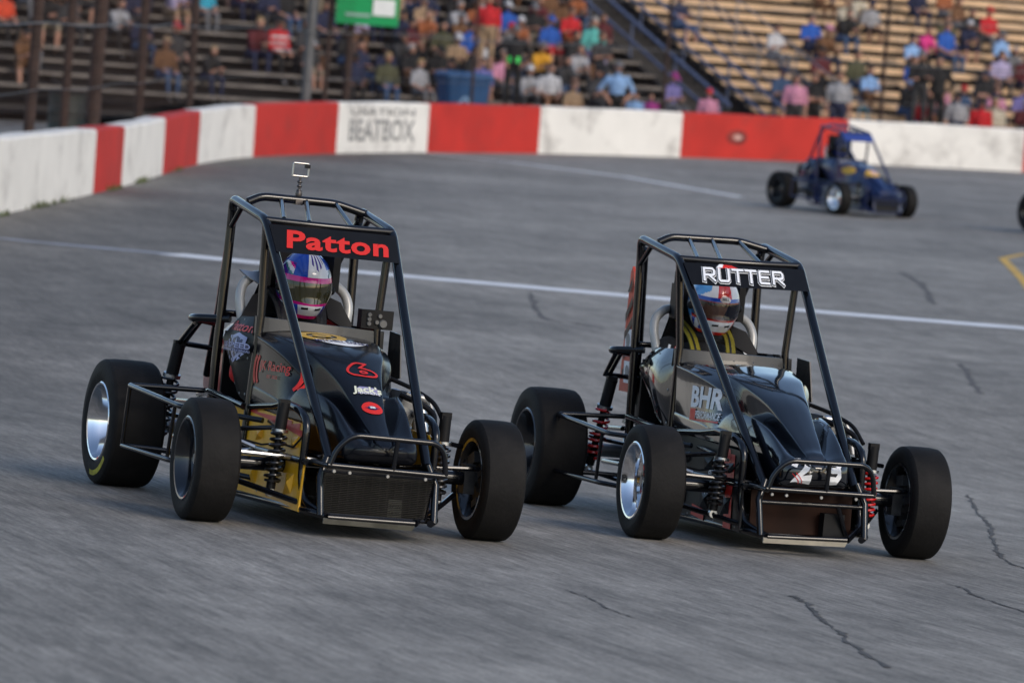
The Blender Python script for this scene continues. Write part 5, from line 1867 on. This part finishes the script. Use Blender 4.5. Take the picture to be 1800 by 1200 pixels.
def deco_b(root, S, ym, d):
    sh = [(*s_, 0) for s_ in rutter(.021)] 
    V = []
    decal('lettering_outline', sh, WHTPR, S((-.030, .535, 1.236)), (1, 0, .029), (0, 0, 1), d['npb'], .003, d['npo'], d=(0, 1, 0), grid=.05, kstep=.0002)
    decal('lettering_gap', [(*s_, 0) for s_ in rutter(.016)], BLKPR, S((-.030, .535, 1.236)), (1, 0, .029), (0, 0, 1), d['npb'], .006, d['npo'], d=(0, 1, 0), grid=.05, kstep=.0002)
    decal('lettering', [(*s_, 0) for s_ in rutter(.0105)], WHTPR, S((-.030, .535, 1.236)), (1, 0, .029), (0, 0, 1), d['npb'], .009, d['npo'], d=(0, 1, 0), grid=.05, kstep=.0002)
    # helmet-style flash above the name
    decal('red_flash', [(*poly2d([(-.05, 0), (.06, .004), (.03, .016), (-.03, .018)]), 0), (*poly2d([(-.05, .002), (-.02, .002), (-.01, .018), (-.03, .018)]), 1)], [REDPR, WHTPR], S((-.105, .545, 1.272)), (1, 0, .029), (0, 0, 1), d['npb'], .002, d['npo'], d=(0, 1, 0))
    bh = []
    tt = text2d('BHR', .098, bold=.035, sx=1.15); bh.append((*shift2d(tt, 0, .055), 0))
    bh.append((*poly2d([(-.15, -.062), (-.09, -.062), (-.09, -.005), (-.15, -.005)]), 1))
    bh.append((*poly2d([(-.09, -.062), (.15, -.062), (.15, -.054), (-.09, -.054)]), 1))
    tt = text2d('PERFORMANCE', .036, bold=.014, sx=.93); bh.append((*shift2d((tt[0] * [.235 / np.ptp(tt[0][:, 0]), 1], tt[1]), .034, -.030), 0))
    decal('lettering', bh, [WHTPR, REDPR], S((-.6, .215, .655)), (.30, -.95, 0), (0, 0, 1), d['hbvh'], .003, d['hood'], d=(.94, .30, -.1))
    # 29 on the nose
    nn = []
    two = [(-.105, .020), (-.095, .038), (-.070, .044), (-.050, .034), (-.046, .016), (-.060, -.002), (-.098, -.034), (-.044, -.034)]
    nine = [(.094, .018), (.080, .030), (.060, .032), (.046, .022), (.046, .008), (.060, -.002), (.090, .0), (.096, .022), (.097, -.018), (.085, -.034), (.050, -.035)]
    nn.append((*stroke2d(two, .024), 0))
    for k in range(2):
        nn.append((*stroke2d([(-.115 + .015 * k, -.014), (-.086 + .015 * k, -.044)], .0025), 1))
    for sh_ in (nn, [(*stroke2d(nine, .021), 0)]):
        decal('digit', sh_, [WHTPR, REDPR], S((.003, -.43, .392)), (1.06, 0, .03), (0, .52, 1.02), d['hbvh'], .004, d['hood'], d=(0, .9, -.42), grid=.02)
    bp_, bb = d['sp'][('b', -1)]
    st = [(*poly2d([(-.09, .19), (.0, .19), (.085, .02), (.125, -.17), (.05, -.17), (.01, .0)]), 0), (*poly2d([(.02, .17), (.075, .17), (.105, .05), (.105, -.02), (.07, .06)]), 0), (*poly2d([(.115, -.02), (.16, -.17), (.13, -.17), (.10, -.06)]), 0), (*poly2d([(-.40, -.10), (-.22, -.115), (-.22, -.165), (-.40, -.15)]), 0)]
    for i, (tx, y0) in enumerate((('Pro', .07), ('Jet', .03), ('Fuel', -.01))):
        tt = text2d(tx, .035, bold=.01, shear=.3, sx=1.4); st.append((*shift2d(tt, -.20, y0, .5), 1))
    decal('side_graphic', st, [REDPR, WHTPR], S((-.6, -.08, .27)), (0, -1, 0), (0, 0, 1), bb, .003, bp_, d=(1, 0, 0))


SATIN = mat('satin_black_paint', (0.0045, 0.005, 0.0075), .24, coat=.2, var=.1, scale=10, spec=.3)
GLOSS = mat('gloss_black_paint', (0.004, 0.005, 0.008), .12, coat=1.0)
MATTE = mat('matte_black_panel', (0.0065, 0.0065, 0.0075), .42, var=.2, scale=12, spec=.2)
YELL = mat('yellow_panel', (0.92, 0.45, 0.006), .42, coat=.08, var=.08, scale=14)
REDTANK = mat('red_tank', (.40, .02, .012), .3, coat=.4, var=.1)
FRONTB = mat('dark_brown_panel', (.014, .0045, .0022), .5, var=.5, scale=5, spec=.06)
REDSPR = mat('red_spring', (.52, .012, .010), .3, coat=.4)
BLKSPR = mat('black_spring', (.010, .010, .011), .3, coat=.4)
HOOD_A = [(-0.432, 0.131, 0.345, 0.385, 0.401, 0.055, 0.401, 0.036, 0.41, 0.414), (-0.4, 0.162, 0.325, 0.39, 0.429, 0.046, 0.416, 0.04, 0.432, 0.44), (-0.34, 0.171, 0.32, 0.405, 0.46, 0.052, 0.432, 0.047, 0.462, 0.472), (-0.2, 0.19, 0.31, 0.44, 0.535, 0.07, 0.468, 0.068, 0.54, 0.556), (-0.05, 0.217, 0.32, 0.462, 0.575, 0.097, 0.532, 0.098, 0.638, 0.656), (0.1, 0.24, 0.34, 0.485, 0.588, 0.14, 0.578, 0.14, 0.71, 0.728), (0.2, 0.255, 0.38, 0.5, 0.52, 0.212, 0.653, 0.178, 0.75, 0.766), (0.3, 0.268, 0.42, 0.52, 0.54, 0.248, 0.705, 0.206, 0.772, 0.788), (0.45, 0.282, 0.46, 0.54, 0.56, 0.275, 0.747, 0.24, 0.796, 0.814), (0.63, 0.294, 0.48, 0.56, 0.58, 0.289, 0.777, 0.262, 0.806, 0.828)]
HOOD_B = [(-0.432, 0.136, 0.335, 0.4, 0.421, 0.06, 0.421, 0.04, 0.432, 0.438), (-0.4, 0.167, 0.315, 0.405, 0.452, 0.046, 0.441, 0.046, 0.462, 0.472), (-0.34, 0.175, 0.31, 0.42, 0.483, 0.052, 0.454, 0.052, 0.488, 0.498), (-0.2, 0.192, 0.31, 0.46, 0.557, 0.07, 0.49000000000000005, 0.074, 0.575, 0.59), (-0.05, 0.217, 0.32, 0.48, 0.597, 0.097, 0.554, 0.102, 0.668, 0.688), (0.1, 0.24, 0.34, 0.5, 0.6012, 0.14, 0.6, 0.142, 0.73, 0.75), (0.2, 0.255, 0.38, 0.51, 0.53, 0.212, 0.679, 0.178, 0.766, 0.784), (0.3, 0.268, 0.42, 0.525, 0.545, 0.248, 0.723, 0.206, 0.784, 0.802), (0.45, 0.282, 0.46, 0.54, 0.56, 0.275, 0.757, 0.24, 0.804, 0.822), (0.63, 0.294, 0.48, 0.56, 0.58, 0.289, 0.782, 0.262, 0.81, 0.832)]

mwA = car_matrix(-.6509, 19.2968, .3603)
mwB = car_matrix(1.334, 20.8142, .2984)


def shocks(red, z0, z1):
    o = []
    for q, k in ((-1, 'FR'), (1, 'FL')):
        o.append(((q * (.352 if q < 0 else .386), -.10, z0), (q * .380, -.10, z1), REDSPR if k in red else BLKSPR, 1.0))
    return o


cfgA = dict(mw=mwA, label='black midget race car with red roof panel lettering and yellow lower panels', ky=[-.6, -.3, .1, .6, 1.11, 1.71, 2.2], L=1.7126, Tf=.6496, Tr=.5584, off=.0154, steer=-.0404,
            rc=(.305, 1.112, 1.3795), fc=(.2966, .599, 1.3008), pa=(.2197, -.3775, .3253), roll=.004, panel_drop=.118,
            paint=SATIN, tube=TUBEBLK, rodm=ALU, panelm=MATTE, cowlm=DKPAN, sidem=MATTE, bellym=YELL, frontm=BLKPL, skidm=SKID, tankm=REDTANK, beltm=BLKFAB, belt_dy=0.0,
            rims=dict(RF='black', LF='black', RB='chrome', LB='black'), band=('RB',), fins=True, hood=HOOD_A, helmet=(.023, .95, 1.02), gopro=True, display=True, silver_wing=True, deco=deco_a,
            shocks=shocks((), .535, .145) + [((-.365, 1.52, .69), (-.41, 1.62, .20), BLKSPR, 1.15), ((.365, 1.52, .69), (.41, 1.62, .20), BLKSPR, 1.15)])
cfgB = dict(mw=mwB, label='glossy black midget race car with white roof panel lettering and 29 on nose', ky=[-.56, -.27, .2, .834, 1.41, 1.79, 2.3], L=1.7792, Tf=.6595, Tr=.6136, off=.0016, steer=-.0289,
            rc=(.3177, 1.41, 1.3844), fc=(.3092, .8335, 1.3064), pa=(.2229, -.345, .3183), roll=-.0294, panel_drop=.102,
            paint=GLOSS, tube=TUBEBLK, panelm=MATTE, cowlm=DKPAN, sidem=GLOSS, bellym=MATTE, frontm=FRONTB, skidm=mat('bare_alloy_bar', (.55, .50, .40), .5, .4, var=.15, scale=15), tankm=MATTE, beltm=mat('yellow_webbing', (.26, .21, .01), .7, var=.1, bump=.3, bscale=200), belt_dy=0.0,
            rims=dict(RF='chrome', LF='black', RB='black', LB='black'), fins=False, front_y=.10, hood=HOOD_B, helmet=(-.012, 1.2, 1.085), drv_dz=.03, deco=deco_b,
            fin=[(-.245, 1.60, .60), (-.245, 1.82, .60), (-.258, 1.77, .90), (-.280, 1.70, 1.20), (-.280, 1.68, 1.23), (-.279, 1.655, 1.20), (-.258, 1.61, .90)], finm=mat('orange_red_fin', (.52, .05, .02), .35, coat=.3, var=.1),
            shocks=shocks(('FL',), .515, .14) + [((-.365, 1.60, .66), (-.41, 1.70, .20), REDSPR, 1.15), ((.365, 1.60, .66), (.41, 1.70, .20), REDSPR, 1.15)])
carA, S_A, ymA = build_car(cfgA)
carB, S_B, ymB = build_car(cfgB)
suitA = [SKIN, mat('suit_red', (.45, .015, .012), .8, var=.2, bump=.4, bscale=60), BLKFAB, BLKFAB, BLKFAB, BLKFAB]
suitB = [SKIN, BLKFAB, BLKFAB, BLKFAB, BLKFAB, BLKFAB]
for cfg, S_, y_, sm, lab, pnt, hm, vis, face in ((cfgA, S_A, ymA, suitA, 'driver in blue, white and magenta helmet seated in the car with yellow lower panels', paint_a, [HBLUE, HWHITE, HMAG, HPUR, HBLK, HTEAL], VIS1, False),
                                                 (cfgB, S_B, ymB, suitB, 'driver in red, white and light blue helmet and black suit in the glossy black car', paint_b, [HSKY, HWHITE, HRED, HBLK, HBLUE], VIS2, True)):
    o, h, pt = driver(cfg, S_, y_, None, sm, lab, pnt, hm, vis, face)
    hx, hy, hz = cfg['helmet']
    if cfg is cfgB:
        fbv = BVHTree.FromPolygons([v.co.copy() for v in h.data.vertices], [tuple(p.vertices) for p in h.data.polygons])
        decal('emblem', [(*ellipse2d(0, 0, .028, .016, 24), 0), (*ellipse2d(0, 0, .0255, .0138, 24), 1), (*ellipse2d(0, 0, .024, .0125, 24), 0), (*text2d('BELL', .013, bold=.03), 2)], [HWHITE, HRED, BLKPR], (hx + .008, hy - .3, hz + .085), (1, 0, 0), (0, .35, .94), fbv, .002, h, d=(0, .94, -.35), grid=.02)
        decal('script', [(*text2d('Rutter', .012, bold=.01, shear=.3), 0)], HWHITE, (hx + .008, hy - .3, hz + .055), (1, 0, 0), (0, .35, .94), fbv, .002, h, d=(0, .94, -.35), grid=.02)
        # piping and a chest badge on the black suit
        bv = BVHTree.FromPolygons([v.co.copy() for v in o.data.vertices], [tuple(p.vertices) for p in o.data.polygons])
        for q in (-1, 1):
            decal('red_piping', [(*stroke2d([(q * .11, .10), (q * .17, .07), (q * .21, .03)], .010), 0), (*stroke2d([(q * .17, .075), (q * .20, .02), (q * .23, -.05)], .012), 1), (*stroke2d([(q * .215, .06), (q * .24, .0)], .010), 1)], [REDPR, WHTPR], (0, hy - .4, .80), (1, 0, 0), (0, 0, 1), bv, .006, o, d=(0, 1, 0), grid=.02)
        decal('chest_badge', [(*poly2d([(-.05, -.02), (.03, -.02), (.03, .02), (-.05, .02)]), 0)], WHTPR, (-.05, hy - .4, .79), (1, 0, 0), (0, 0, 1), bv, .006, o, d=(0, 1, 0), grid=.02)
for cfg, root in ((cfgA, carA), (cfgB, carB)):
    hx, hy, hz = cfg['helmet']
    yc = hy - .27
    st = B().tube([(hx * 0 + .135 * math.cos(a), yc - .03 * math.sin(a), .70 + .12 * math.sin(a)) for a in np.linspace(0, 2 * math.pi, 28, endpoint=False)], .013, 8, closed=True)
    st.box((0, yc, .70), (.24, .012, .035)).tube([(0, yc, .70), (0, yc - .35, .62)], .012, 8)
    st.build('steering_wheel', BLKPL, root)

# ------------------------------------------------------------------ the blue car far behind, and the one cut by the frame
BLUEP = mat('blue_car_paint', (0.007, 0.020, 0.085), .3, coat=.6, var=.12)
mwC = Matrix.Translation((5.17, 66.2, gz(5.17, 66.2))) @ Matrix.Rotation(.56, 4, 'Z') @ Matrix.Scale(.93, 4)
cfgC = dict(cfgA, mw=mwC, label='blue race car with white wheels far back by the red wall', lite=True, paint=BLUEP, tube=mat('blue_tube', (.008, .016, .07), .3, coat=.5), panelm=mat('blue_panel', (.02, .045, .22), .4),
            sidem=BLUEP, bellym=BLUEP, cowlm=BLUEP, tankm=BLUEP, frontm=BLKPL, rims=dict(RF='chrome', LF='chrome', RB='black', LB='black'), band=(), helmet=(.0, .95, 1.03), roll=0.0)
cfgC.pop('gopro'); cfgC.pop('display')
carC, S_C, ymC = build_car(cfgC)
for ch in carC.children:
    if ch.name.split('.')[0] == 'hood':
        b_ = BVHTree.FromPolygons([v.co.copy() for v in ch.data.vertices], [tuple(p.vertices) for p in ch.data.polygons])
        decal('gold_graphic', [(*ellipse2d(0, 0, .13, .10, 20), 0), (*ellipse2d(.02, .02, .07, .06, 16), 1)], [GLDPR, mat('pale_pink_print', (.7, .45, .42), .5)], (0, .0, .70), (1, 0, 0), (0, .69, .72), b_, .004, ch, d=(0, .72, -.69))
        decal('gold_graphic', [(*ellipse2d(0, 0, .14, .06, 20), 0)], [GLDPR], (-.6, .35, .70), (0, -1, 0), (0, 0, 1), b_, .004, ch, d=(1, 0, 0))
oC, hC, _ = driver(cfgC, S_C, ymC, None, [SKIN, CLOTH['navy'], CLOTH['navy'], BLKFAB, CLOTH['navy'], CLOTH['navy']], 'driver in navy helmet and suit in the far blue race car', lambda a, t: 1 if 110 < t < 120 else 0, [mat('navy_helmet', (.01, .015, .06), .3, coat=.4), HBLUE], VIS2, False)


def copy_tree(o, parent=None):
    c = o.copy(); COL.objects.link(c); c.parent = parent
    for ch in list(o.children):
        copy_tree(ch, c)
    return c


carD = copy_tree(carC)
carD.matrix_world = Matrix.Translation((8.69, 62.45, gz(8.6, 62.4))) @ Matrix.Rotation(.56, 4, 'Z')
carD['label'] = 'dark wheel of a race car cut off by the right edge of the frame'
